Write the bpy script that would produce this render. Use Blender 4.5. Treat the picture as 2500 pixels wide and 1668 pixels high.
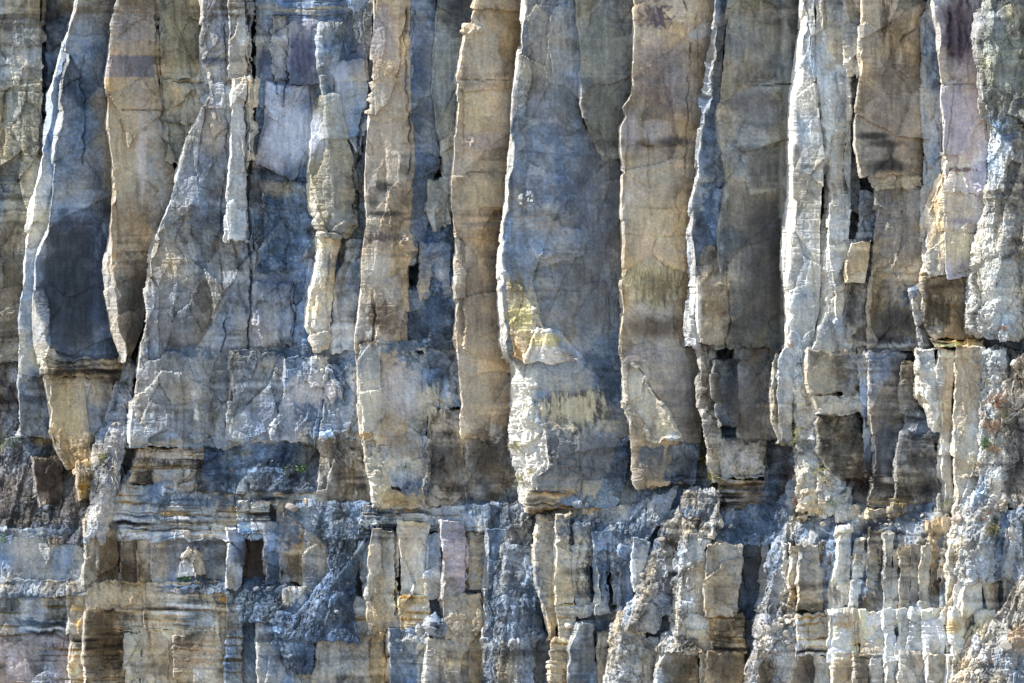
import bpy, math, random
import numpy as np
from mathutils import Vector

# ------------------------------------------------------------------ camera, sky, sun
K = 0.012            # metres per photograph pixel on the cliff plane
D = 60.0             # camera distance from the cliff plane
CX, CY = 1250.0, 1420.0     # picture column / row level with the camera
ZC = 6.0             # camera height above the ground
SUN_EL, SUN_AZ = 50.0, 9.0  # elevation; degrees in front of the cliff plane
scene = bpy.context.scene
for o in list(bpy.data.objects):
    bpy.data.objects.remove(o, do_unlink=True)
cam_d = bpy.data.cameras.new('camera')
cam = bpy.data.objects.new('camera', cam_d)
scene.collection.objects.link(cam)
cam.location = (0, -D, ZC)
cam.rotation_euler = (math.radians(90), 0, 0)
cam_d.sensor_width = 36.0
cam_d.lens = 36.0 * D / (2500 * K)
cam_d.shift_x = 0.0
cam_d.shift_y = (CY - 834.0) / 2500.0
cam_d.clip_end = 6000
scene.camera = cam

el, az = math.radians(SUN_EL), math.radians(SUN_AZ)
to_sun = Vector((-math.cos(el) * math.cos(az), -math.cos(el) * math.sin(az), math.sin(el)))
world = bpy.data.worlds.new('World')
scene.world = world
world.use_nodes = True
wn = world.node_tree
bg = wn.nodes['Background']
sky = wn.nodes.new('ShaderNodeTexSky')
sky.sky_type = 'NISHITA'
sky.sun_disc = False
sky.sun_elevation = el
sky.sun_rotation = math.atan2(to_sun.x, to_sun.y)
sky.altitude = 50
sky.air_density = 1.0
sky.dust_density = 0.4
sky.ozone_density = 0.9
wn.links.new(sky.outputs[0], bg.inputs[0])
bg.inputs[1].default_value = 0.11
sun_d = bpy.data.lights.new('sun', 'SUN')
sun_d.energy = 4.4
sun_d.angle = math.radians(0.5)
sun_d.color = (1.0, 0.965, 0.91)
sun = bpy.data.objects.new('sun', sun_d)
scene.collection.objects.link(sun)
sun.rotation_euler = to_sun.to_track_quat('Z', 'Y').to_euler()
sun.location = to_sun * 80
scene.view_settings.view_transform = 'Standard'
scene.view_settings.look = 'None'
scene.view_settings.gamma = 1.0
scene.view_settings.use_curve_mapping = False
scene.view_settings.exposure = 1.25
scene.render.engine = 'CYCLES'
scene.cycles.max_bounces = 6
scene.cycles.diffuse_bounces = 4

# ------------------------------------------------------------------ noise in numpy
STEP = 3.15
f32 = np.float32
def _h(ix, iy, iz, seed):
    n = (ix * np.int64(374761393) + iy * np.int64(668265263) + iz * np.int64(2147483647 - 1274126177) + np.int64(seed) * np.int64(974634777)) & 0xffffffff
    n = ((n ^ (n >> 13)) * np.int64(1274126177)) & 0xffffffff
    n = ((n ^ (n >> 16)) * np.int64(60493)) & 0xffffffff
    return n ^ (n >> 15)
def h01(ix, iy, iz, seed):
    return ((_h(ix, iy, iz, seed) & 0xffff) / 65535.0).astype(f32)
def vnoise(x, y, z=None, seed=0):
    """smooth value noise, about -1..1"""
    ix = np.floor(x).astype(np.int64); iy = np.floor(y).astype(np.int64)
    fx = (x - ix).astype(f32); fy = (y - iy).astype(f32)
    u = fx * fx * fx * (fx * (fx * 6 - 15) + 10); v = fy * fy * fy * (fy * (fy * 6 - 15) + 10)
    def plane(iz):
        a = h01(ix, iy, iz, seed); b = h01(ix + 1, iy, iz, seed)
        c = h01(ix, iy + 1, iz, seed); d = h01(ix + 1, iy + 1, iz, seed)
        return (a + (b - a) * u) * (1 - v) + (c + (d - c) * u) * v
    if z is None:
        return plane(np.int64(0)) * 2 - 1
    iz = np.floor(z).astype(np.int64); fz = (z - iz).astype(f32)
    w = fz * fz * fz * (fz * (fz * 6 - 15) + 10)
    return (plane(iz) * (1 - w) + plane(iz + 1) * w) * 2 - 1
def fbm(x, y, z=None, seed=0, octv=3, gain=0.5):
    s = 0; a = 1.0; t = 0
    for i in range(octv):
        m = 2.03 ** i
        s = s + a * vnoise(x * m + 17.3 * i, y * m - 9.1 * i, None if z is None else z * m, seed + i)
        t += a; a *= gain
    return s / t
def worley(x, y, seed=0, jit=0.9):
    """nearest jittered cell: id ints, offsets to its seed, F1, F2"""
    ix = np.floor(x).astype(np.int64); iy = np.floor(y).astype(np.int64)
    b1 = np.full(x.shape, 1e9, f32); b2 = np.full(x.shape, 1e9, f32)
    cx = np.zeros(x.shape, np.int64); cy = cx.copy()
    dx = np.zeros(x.shape, f32); dy = dx.copy()
    for i in (-1, 0, 1):
        for j in (-1, 0, 1):
            jx = ix + i; jy = iy + j
            ax = x - (jx + 0.5 + (h01(jx, jy, np.int64(1), seed) - 0.5) * jit)
            ay = y - (jy + 0.5 + (h01(jx, jy, np.int64(2), seed) - 0.5) * jit)
            d = (ax * ax + ay * ay).astype(f32)
            n = d < b1
            b2 = np.where(n, b1, np.minimum(b2, d))
            b1 = np.where(n, d, b1)
            cx = np.where(n, jx, cx); cy = np.where(n, jy, cy)
            dx = np.where(n, ax, dx); dy = np.where(n, ay, dy)
    return cx, cy, dx, dy, np.sqrt(b1), np.sqrt(b2)
def facet(x, y, sx, sy, seed, slope=0.8):
    cx, cy, dx, dy, a, b = worley(x / sx, y / sy, seed)
    o = h01(cx, cy, np.int64(3), seed) * 2 - 1
    p = (h01(cx, cy, np.int64(4), seed) - 0.5) * dx + (h01(cx, cy, np.int64(5), seed) - 0.5) * dy
    g = np.clip((b - a) * 11, 0, 1)
    br = np.clip(.2 + 1.6 * vnoise(x / sx * 1.3, y / sy * 1.3, None, seed + 3), 0, 1)
    return o * 0.42 + p * 2 * slope - (1 - g) * 0.42 * br
def warp(x, y, f):
    u = x + 0.7 * f
    wx = 14 * vnoise(u / 60, y / 90, f / 80, 11) + 2 * vnoise(u / 17, y / 21, None, 12)
    wy = 18 * vnoise(u / 70, y / 80, f / 80, 13) + 2 * vnoise(u / 19, y / 17, None, 14)
    return u, wx, wy
def cell_tone(x, y, sx, sy, seed):
    cx, cy, dx, dy, a, b = worley(x / sx, y / sy, seed)
    return h01(cx, cy, np.int64(8), seed) * 2 - 1, h01(cx, cy, np.int64(9), seed) * 2 - 1
def stones(x, y, s, seed):
    cx, cy, dx, dy, a, b = worley(x / s, y / s, seed)
    r = 0.35 + 0.4 * h01(cx, cy, np.int64(3), seed)
    return np.sqrt(np.clip(1 - (a / r) ** 2, 0, 1)) * r * (0.3 + h01(cx, cy, np.int64(6), seed))
_rng = np.random.RandomState(7)
_lay = np.cumsum(_rng.choice([5, 7, 9, 12, 16, 22, 34], 400, p=[.2, .2, .18, .15, .12, .1, .05])) - 400.0
_off = _rng.uniform(-1, 1, 401).astype(f32)
def strata(x, y, f):
    yy = y + 9 * vnoise(x / 240, y / 400, None, 61) + 2.5 * vnoise(x / 34, y / 60, None, 62)
    i = np.searchsorted(_lay, yy)
    i = np.clip(i, 0, 399)
    o = _off[i] * (0.55 + 0.6 * vnoise(x / 90, i * 7.7, None, 63))
    joint = np.minimum(np.abs(yy - _lay[np.clip(i - 1, 0, 399)]), np.abs(yy - _lay[i]))
    return o - 0.7 * np.clip(1 - joint / 1.6, 0, 1)

# ------------------------------------------------------------------ geometry of the place
def to_world(px, py, f):
    s = (D - f * K) / D
    return (px - CX) * K * s, -f * K, ZC + (CY - py) * K * s
def pl(s, dflt=0.0):
    """'py:px:f py:px' -> array; f carries on"""
    out = []; f = dflt
    for t in s.split():
        q = t.split(':')
        if len(q) > 2: f = float(q[2])
        out.append((float(q[0]), float(q[1]), f))
    return np.array(out, float)
def seg_dist(x, y, pts):
    d = np.full(x.shape, 1e9, f32)
    for (x0, y0), (x1, y1) in zip(pts[:-1], pts[1:]):
        vx, vy = x1 - x0, y1 - y0
        t = np.clip(((x - x0) * vx + (y - y0) * vy) / (vx * vx + vy * vy + 1e-6), 0, 1)
        d = np.minimum(d, np.hypot(x - x0 - t * vx, y - y0 - t * vy))
    return d
def inpoly(x, y, pts):
    r = np.zeros(x.shape, bool); n = len(pts); j = n - 1
    for i in range(n):
        xi, yi = pts[i]; xj, yj = pts[j]
        c = ((yi > y) != (yj > y)) & (x < (xj - xi) * (y - yi) / (yj - yi + 1e-9) + xi)
        r ^= c; j = i
    return r
CRACKS = []; SCARS = []; LUMPS = []; ZONES = []; ROUGH = []
def P2(s):
    return [tuple(float(v) for v in t.split(':')) for t in s.split()]
def crack(s, w=3.0, d=14.0): CRACKS.append((P2(s), w, d))        # 'x:y x:y'
def scar(s, h): SCARS.append((P2(s), h))
def lump(x, y, rx, ry, h): LUMPS.append((x, y, rx, ry, h))
def zone(x, y, rx, ry, c, a=0.8, mode='soft'): ZONES.append((x, y, rx, ry, np.array(c, f32), a, mode))
def rough(x, y, rx, ry, kind, a): ROUGH.append((x, y, rx, ry, kind, a))

PAL = dict(
    tan=(.36, .295, .215), grey=(.275, .265, .245), blue=(.165, .21, .275), cream=(.50, .475, .425), dark=(.085, .082, .08),
    green=(.26, .25, .205), pink=(.42, .365, .365), brown=(.20, .155, .11), purple=(.12, .092, .112), rubble=(.18, .205, .24),
    rubtan=(.37, .34, .30), white=(.66, .62, .55), ochre=(.36, .27, .15), slate=(.11, .14, .215), lilac=(.45, .42, .42), black=(.05, .05, .052))
PRE = dict(
    smooth=dict(plate=8, big=3, mid=3.5, small=.8, fine=.7, strata=1.2, flute=1.0, stone=0, crev=1.8),
    plain=dict(plate=8, big=4, mid=6.0, small=2.2, fine=1.2, strata=2.2, flute=2.0, stone=0, crev=4.0),
    rocky=dict(plate=6, big=6, mid=9.0, small=4.0, fine=1.6, strata=3.0, flute=2.2, stone=0, crev=6.0),
    bedded=dict(plate=4, big=4, mid=5.0, small=2.5, fine=1.2, strata=7.0, flute=1.5, stone=0, crev=4.0),
    debris=dict(plate=2, big=6, mid=4.0, small=3.0, fine=4.5, strata=0.3, flute=3.0, stone=3.0, crev=3.0),
    ragged=dict(plate=3, big=6, mid=7.0, small=4.5, fine=3.5, strata=2.0, flute=8.0, stone=1.0, crev=7.0),
)
NPIECE = [0]
def grid_piece(rails, step=None, lb=110, rb=110, tb=60, bb=90, closed=True):
    """rails (left to right, arrays of py,px,f) -> grid of px,py,f with side, top and bottom returns"""
    step = step or STEP
    R = [np.asarray(r, float) for r in rails]
    n = int(max(8, max(r[-1, 0] - r[0, 0] for r in R) / step))
    v = np.linspace(0, 1, n + 1)
    cols = []
    for r in R:
        y = r[0, 0] + v * (r[-1, 0] - r[0, 0])
        cols.append(np.stack([np.interp(y, r[:, 0], r[:, 1]), y, np.interp(y, r[:, 0], r[:, 2])], -1))
    out = []
    def between(a, b, st):
        L = np.percentile(np.linalg.norm((b - a)[:, [0, 2]], axis=1), 85)
        m = int(max(1, math.ceil(L / st)))
        return [a + (b - a) * (i / m) for i in range(m)]
    if closed:
        a = cols[0].copy(); a[:, 2] -= lb; a[:, 0] += lb * .02
        out += between(a, cols[0], step * 7)
    for a, b in zip(cols[:-1], cols[1:]):
        out += between(a, b, step)
    if closed:
        b = cols[-1].copy(); b[:, 2] -= rb; b[:, 0] -= rb * .02
        out += between(cols[-1], b, step * 7) + [b]
    else:
        out += [cols[-1]]
    G = np.stack(out, 1)                    # rows, columns, 3
    if closed:
        def cap(row, depth, dy):
            rows = []
            m = max(1, int(depth / (step * 5)))
            for i in range(1, m + 1):
                q = row.copy(); q[:, 2] -= depth * i / m; q[:, 1] += dy * i / m; rows.append(q)
            return rows
        top = cap(G[0], tb, -tb * .12)[::-1]
        bot = cap(G[-1], bb, -bb * .03)
        G = np.concatenate([np.array(top), G, np.array(bot)], 0)
    return G.astype(np.float64)
def relief(G, p, seed):
    x, y, f = (G[..., i].astype(f32) for i in range(3))
    q = dict(p)
    amp = {k: np.full(x.shape, float(q[k]), f32) for k in q}
    for (cx, cy, rx, ry, kind, a) in ROUGH:
        m = np.clip(1.6 - 1.2 * np.hypot((x - cx) / rx, (y - cy) / ry), 0, 1)
        if m.max() > 0:
            for k in PRE[kind]: amp[k] = amp[k] + (PRE[kind][k] * a - amp[k]) * m
    u, wx, wy = warp(x, y, f)
    calm = np.clip((1350 - x) / 200, 0, 1) * np.clip((y - 1150) / 60, 0, 1) * .28
    for k in ('mid', 'small', 'fine', 'strata', 'flute', 'crev', 'stone'): amp[k] = amp[k] * (1 - calm)
    d = amp['big'] * fbm(u / 130, y / 240, f / 130, 21 + seed % 5, 3)
    d = d + amp['plate'] * facet(u + wx * .5, y + wy * .5 + .5 * u, 95, 190, 35, 1.2)
    d = d + amp['mid'] * facet(u + wx, y + wy + .35 * u, 52, 100, 31, 1.5)
    d = d + amp['small'] * facet(u + wx * .6, y + wy * .6 - .3 * u, 18, 30, 41, 1.3)
    d = d + amp['fine'] * (fbm(u / 9, y / 11, f / 9, 51, 3, .75) + .5 * vnoise(u / 3.6, y / 4.2, None, 52))
    c1 = 1 - np.abs(fbm((u + wx * 1.5) / 46, (y + wy * 1.5) / 84, f / 60, 55, 2)) * 3.2
    c2 = 1 - np.abs(fbm((u + wx) / 19, (y + wy) / 27, f / 30, 57, 2)) * 3.0
    cm = np.clip(.35 + 1.5 * vnoise(u / 75, y / 75, None, 59), 0, 1.2)
    d = d - amp['crev'] * (np.clip(c1, 0, 1) ** 5 * 1.1 + np.clip(c2, 0, 1) ** 5 * .7) * cm
    d = d + amp['strata'] * strata(x, y, f) * np.clip(.45 + 1.3 * vnoise(x / 160, y / 70, None, 65), .08, 1.3)
    d = d + amp['flute'] * (1.1 - 2.2 * np.abs(fbm(u / 19 + .3 * wx / 11, y / 120, None, 71, 3, .55))) * (0.5 + 0.5 * vnoise(u / 60, y / 200, None, 72))
    if float(amp['stone'].max()) > 0:
        d = d + amp['stone'] * (stones(u + wx * .3, y + wy * .3, 17, 81) * 1.0 + stones(u, y, 9, 82) * .6 + stones(u + 4, y + 3, 31, 83) * 1.2)
    for pts, h in SCARS:
        X = [p[0] for p in pts]; Y = [p[1] for p in pts]
        m = (x > min(X) - 8) & (x < max(X) + 8) & (y > min(Y) - 8) & (y < max(Y) + 8)
        if m.any():
            ii = inpoly(x[m] + 3 * vnoise(x[m] / 13, y[m] / 13, None, 91), y[m] + 3 * vnoise(x[m] / 13, y[m] / 13, None, 92), pts)
            dd = np.clip(seg_dist(x[m], y[m], pts + pts[:1]) / 7, 0, 1) * .5 + .5
            d[m] += np.where(ii, h * dd, 0)
    for cx, cy, rx, ry, h in LUMPS:
        r = np.hypot((x - cx) / rx, (y - cy) / ry)
        d = d + h * np.sqrt(np.clip(1 - r * r, 0, 1)) * (1 + .5 * vnoise(x / 6, y / 6, None, 93))
    for pts, w, dep in CRACKS:
        X = [p[0] for p in pts]; Y = [p[1] for p in pts]
        m = (x > min(X) - 14) & (x < max(X) + 14) & (y > min(Y) - 14) & (y < max(Y) + 14)
        if m.any():
            xx, yy = x[m], y[m]
            dd = seg_dist(xx + 5 * vnoise(xx / 22, yy / 24, None, 94) + 2 * vnoise(xx / 7, yy / 7, None, 96), yy + 4 * vnoise(xx / 24, yy / 22, None, 95), pts)
            d[m] -= dep * np.clip(1.25 - dd / w, 0, 1) * (.65 + .5 * vnoise(xx / 40, yy / 40, None, 97))
    return d
def normals(G):
    gu = np.gradient(G, axis=1); gv = np.gradient(G, axis=0)
    n = np.cross(gu, gv)                    # px right x py down -> +f toward camera with (x, y, f) left-handed fixed below
    n /= np.linalg.norm(n, axis=-1, keepdims=True) + 1e-9
    return n
def paint(G, c1, c2, seed, bands, blot=.6):
    x, y, f = (G[..., i].astype(f32) for i in range(3))
    c1 = np.array(PAL[c1] if isinstance(c1, str) else c1, f32); c2 = np.array(PAL[c2] if isinstance(c2, str) else c2, f32)
    u = x + .7 * f
    t = np.clip(.5 + .95 * fbm(u / 70, y / 150, f / 80, 101 + seed % 9, 4, .6), 0, 1)[..., None]
    C = c1 * (1 - t) + c2 * t
    # bedding colour and water streaks
    yy = y + 9 * vnoise(x / 240, y / 400, None, 61) + 2.5 * vnoise(x / 34, y / 60, None, 62)
    b = fbm(x / 320, yy / 11, None, 111, 3, .6)[..., None]
    st = fbm(u / 7, y / 110, None, 113, 3, .6)[..., None]
    sp = fbm(u / 5, y / 5, f / 5, 115, 2)[..., None]
    bl = fbm(u / 28, y / 34, f / 30, 117, 4, .6)[..., None]
    _, wx, wy = warp(x, y, f)
    t1, h1 = cell_tone(u + wx * .5, y + wy * .5 + .5 * u, 95, 190, 35)
    t2, h2 = cell_tone(u + wx, y + wy + .35 * u, 52, 100, 31)
    t3, h3 = cell_tone(u + wx * .6, y + wy * .6 - .3 * u, 18, 30, 41)
    tone = (.20 * t1 + .18 * t2 + .10 * t3)[..., None]
    hc = (.5 * h1 + .5 * h2 + .25 * h3)[..., None]
    bm = np.clip(-.1 + .12 * bands + 1.6 * vnoise(x / 110, y / 45, None, 118), 0, 1)[..., None]
    sm = np.clip(.1 + 1.5 * vnoise(u / 60, y / 130, None, 119), 0, 1)[..., None]
    hue = np.clip(1.5 * fbm(u / 55, y / 80, f / 60, 120, 4, .6), -1, 1)[..., None]
    b = np.sign(b) * np.abs(b) ** .7
    C = C * (1 + bands * .7 * b * bm) * (1 + .32 * st * sm) * (1 + .22 * sp) * (1 + blot * bl)
    C = C * (1 + tone) * (1 + np.clip(.7 * hue + .6 * hc, -1.2, 1.2) * np.array((.18, .03, -.19), f32))
    ol = np.clip((fbm(x / 150, (y + 9 * vnoise(x / 240, y / 400, None, 61)) / 5.5, None, 129, 2) - .3) * 4, 0, 1)[..., None] * np.clip(bands - .9, 0, 1.2)
    C = C * (1 - ol * np.array((.25, .42, .62), f32))
    dk = np.clip(fbm(u / 60, y / 100, f / 60, 128, 5, .68) * 2.6 - .55, 0, 1)[..., None] * np.clip(.6 + st, 0, 1)
    C = C * (1 - blot * dk) * (1 + .22 * (h01(np.int64(seed), np.int64(3), np.int64(5), 7) - .45))
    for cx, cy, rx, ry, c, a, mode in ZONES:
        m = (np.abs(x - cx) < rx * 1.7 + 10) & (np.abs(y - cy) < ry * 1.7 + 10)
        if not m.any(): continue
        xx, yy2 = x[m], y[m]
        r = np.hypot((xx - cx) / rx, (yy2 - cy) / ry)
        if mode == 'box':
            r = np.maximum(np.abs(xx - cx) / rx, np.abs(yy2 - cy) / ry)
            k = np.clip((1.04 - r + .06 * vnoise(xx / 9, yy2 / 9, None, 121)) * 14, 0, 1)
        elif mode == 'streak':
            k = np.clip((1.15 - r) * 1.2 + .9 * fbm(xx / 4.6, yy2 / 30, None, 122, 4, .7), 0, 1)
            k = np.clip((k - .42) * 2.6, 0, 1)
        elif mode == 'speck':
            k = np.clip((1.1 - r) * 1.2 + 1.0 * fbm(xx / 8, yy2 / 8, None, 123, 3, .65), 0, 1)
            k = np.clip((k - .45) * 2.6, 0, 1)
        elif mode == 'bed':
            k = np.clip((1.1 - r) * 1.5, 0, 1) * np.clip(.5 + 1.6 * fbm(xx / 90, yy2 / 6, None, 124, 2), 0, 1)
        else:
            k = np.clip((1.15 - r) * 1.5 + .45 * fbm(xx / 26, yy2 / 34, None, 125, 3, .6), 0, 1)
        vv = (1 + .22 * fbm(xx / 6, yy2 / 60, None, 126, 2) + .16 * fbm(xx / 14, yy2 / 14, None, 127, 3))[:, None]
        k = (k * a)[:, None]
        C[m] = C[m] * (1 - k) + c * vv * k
    lum = C.mean(-1, keepdims=True)
    C = np.clip(lum + (C - lum) * 1.32, .01, 1)
    C = C * np.where(lum < .28, (lum / .28) ** 1.0, (lum / .28) ** .1) * np.array((.975, 1.0, 1.02), f32)
    return np.clip(C, .012, .66)
def build_mesh(name, G, C, mat, smooth_v=True):
    r, c = G.shape[:2]
    X, Y, Z = to_world(G[..., 0], G[..., 1], G[..., 2])
    co = np.stack([X, Y, Z], -1).reshape(-1, 3).astype(f32)
    idx = np.arange(r * c).reshape(r, c)
    q = np.stack([idx[:-1, :-1], idx[1:, :-1], idx[1:, 1:], idx[:-1, 1:]], -1).reshape(-1, 4).astype(np.int32)
    me = bpy.data.meshes.new(name)
    me.vertices.add(len(co)); me.vertices.foreach_set('co', co.ravel())
    me.loops.add(q.size); me.loops.foreach_set('vertex_index', q.ravel())
    me.polygons.add(len(q))
    me.polygons.foreach_set('loop_start', np.arange(0, q.size, 4, dtype=np.int32))
    me.polygons.foreach_set('loop_total', np.full(len(q), 4, np.int32))
    me.polygons.foreach_set('use_smooth', np.full(len(q), smooth_v))
    me.update(calc_edges=True)
    at = me.color_attributes.new('rock_tint', 'FLOAT_COLOR', 'POINT')
    rgba = np.ones((len(co), 4), f32); rgba[:, :3] = C.reshape(-1, 3)
    at.data.foreach_set('color', rgba.ravel())
    me.materials.append(mat)
    return me
TRI = [0]
def rock(name, rails, parent=None, label=None, kind='plain', c=('tan', 'grey'), bands=None, amp=1.0, step=None,
         lb=80, rb=80, tb=45, bb=70, mat=None, closed=True, stuff=False, wob=2.6, ends=5.0, edge=None):
    seed = NPIECE[0]; NPIECE[0] += 1
    G = grid_piece(rails, step, lb, rb, tb, bb, closed)
    p = {k: v * amp for k, v in PRE[kind].items()}
    x, y, f = G[..., 0], G[..., 1], G[..., 2]
    # corners wander: shift the sheet sideways with low and middle frequencies
    dx = wob * (fbm(x / 60, y / 26, f / 60, 131 + seed, 3, .6) * 1.2)
    dy = wob * .8 * fbm(x / 30, y / 50, f / 50, 171 + seed, 2)
    rr = np.arange(G.shape[0]); i0 = np.argmin(np.abs(G[:, G.shape[1] // 2, 1] - rails[0][0][0])); 
    vv = np.clip((y - rails[0][0][0]) / max(1e-6, rails[0][-1][0] - rails[0][0][0]), 0, 1)
    endw = np.clip(1 - np.minimum(vv, 1 - vv) * (rails[0][-1][0] - rails[0][0][0]) / 40, 0, 1)
    dy = dy + endw * ends * (1.6 * fbm(x / 34, vv * 2, None, 191 + seed, 3, .6) + .8 * facet(x, y * 0 + 50 * np.round(vv), 26, 60, 195 + seed))
    dx = dx + wob * .55 * facet(x * 0 + 40 * np.round(vv * 0) + f * .2, y, 60, 44, 181 + seed, 1.2)
    n = normals(G)
    d = relief(G, p, seed)
    Q = G + n * d[..., None] 
    Q[..., 0] += dx; Q[..., 1] += dy
    C = paint(G, c[0], c[1], seed, bands or dict(bedded=2.0, smooth=.45, plain=.6).get(kind, .8), dict(smooth=.3, plain=.42, bedded=.5).get(kind, .7))
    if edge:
        # sunlit brightness painted into the colour along the outer left corner
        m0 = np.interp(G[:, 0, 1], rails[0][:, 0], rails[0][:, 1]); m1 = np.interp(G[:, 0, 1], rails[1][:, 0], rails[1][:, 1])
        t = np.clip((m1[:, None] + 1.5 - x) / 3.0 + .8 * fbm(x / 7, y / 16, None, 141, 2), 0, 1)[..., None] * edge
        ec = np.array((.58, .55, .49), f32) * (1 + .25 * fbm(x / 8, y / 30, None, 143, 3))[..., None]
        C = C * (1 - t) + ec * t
    me = build_mesh(name, Q, C, mat or (SMOOTH if kind in ('smooth', 'plain') else ROCK), False)
    TRI[0] += len(me.polygons) * 2
    o = bpy.data.objects.new(name, me)
    scene.collection.objects.link(o)
    if parent: o.parent = parent
    if label: o['label'] = label
    if stuff: o['kind'] = 'stuff'
    return o
def fy(v, ys):
    """number, or 'py:f py:f' -> f at ys"""
    if isinstance(v, str):
        a = np.array([[float(t) for t in s.split(':')] for s in v.split()])
        return np.interp(ys, a[:, 0], a[:, 1])
    return np.full(len(ys), float(v))
def col(name, L, Rr, f=(0, -40), bl=(14, 45), br=(1.5, 8), mids=(), over=6, top=None, bot=None, **kw):
    """a column between a left edge L and a right edge Rr ('py:px ...'); f = depth of its left and right
    front corners, bl / br = (visible width, depth) of the left and right returns, mids = (u, df) extra folds"""
    l = pl(L); r = pl(Rr); r[:, 1] += over
    def res(a):
        ys = np.arange(a[0, 0], a[-1, 0] + 1, 6.0); ys[-1] = a[-1, 0]
        ys = np.unique(np.concatenate([ys, a[:, 0]]))
        return ys, np.interp(ys, a[:, 0], a[:, 1])
    ly, lx = res(l); ry, rx = res(r)
    fl, fr = fy(f[0], ly), fy(f[1], ry)
    blw = fy(bl[0], ly); bld = fy(bl[1], ly) * .5; brw = fy(br[0], ry); brd = fy(br[1], ry)
    sd = NPIECE[0] * 3.7
    br_n = np.clip(.75 + 1.5 * fbm(ly / 70 + sd, ly * 0 + sd, None, 151, 3, .6), .12, 1.5)
    blw = np.where(blw < 9, blw * br_n, blw * np.clip(br_n, .6, 1.2))
    rails = [np.stack([ly, lx, fl - bld], -1), np.stack([ly, lx + blw, fl], -1)]
    ry2 = ry
    for u, df in mids:
        v = np.linspace(0, 1, 90)
        y = (ly[0] + v * (ly[-1] - ly[0])) * (1 - u) + (ry[0] + v * (ry[-1] - ry[0])) * u
        yl = ly[0] + v * (ly[-1] - ly[0]); yr = ry[0] + v * (ry[-1] - ry[0])
        X = np.interp(yl, ly, lx + blw) * (1 - u) + np.interp(yr, ry, rx - brw) * u
        F = np.interp(yl, ly, fl) * (1 - u) + np.interp(yr, ry, fr) * u + fy(df, y)
        rails.append(np.stack([y, X, F], -1))
    rails += [np.stack([ry, rx - brw, fr], -1), np.stack([ry, rx, fr - brd], -1)]
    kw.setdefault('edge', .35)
    return rock(name, rails, **kw)

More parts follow.
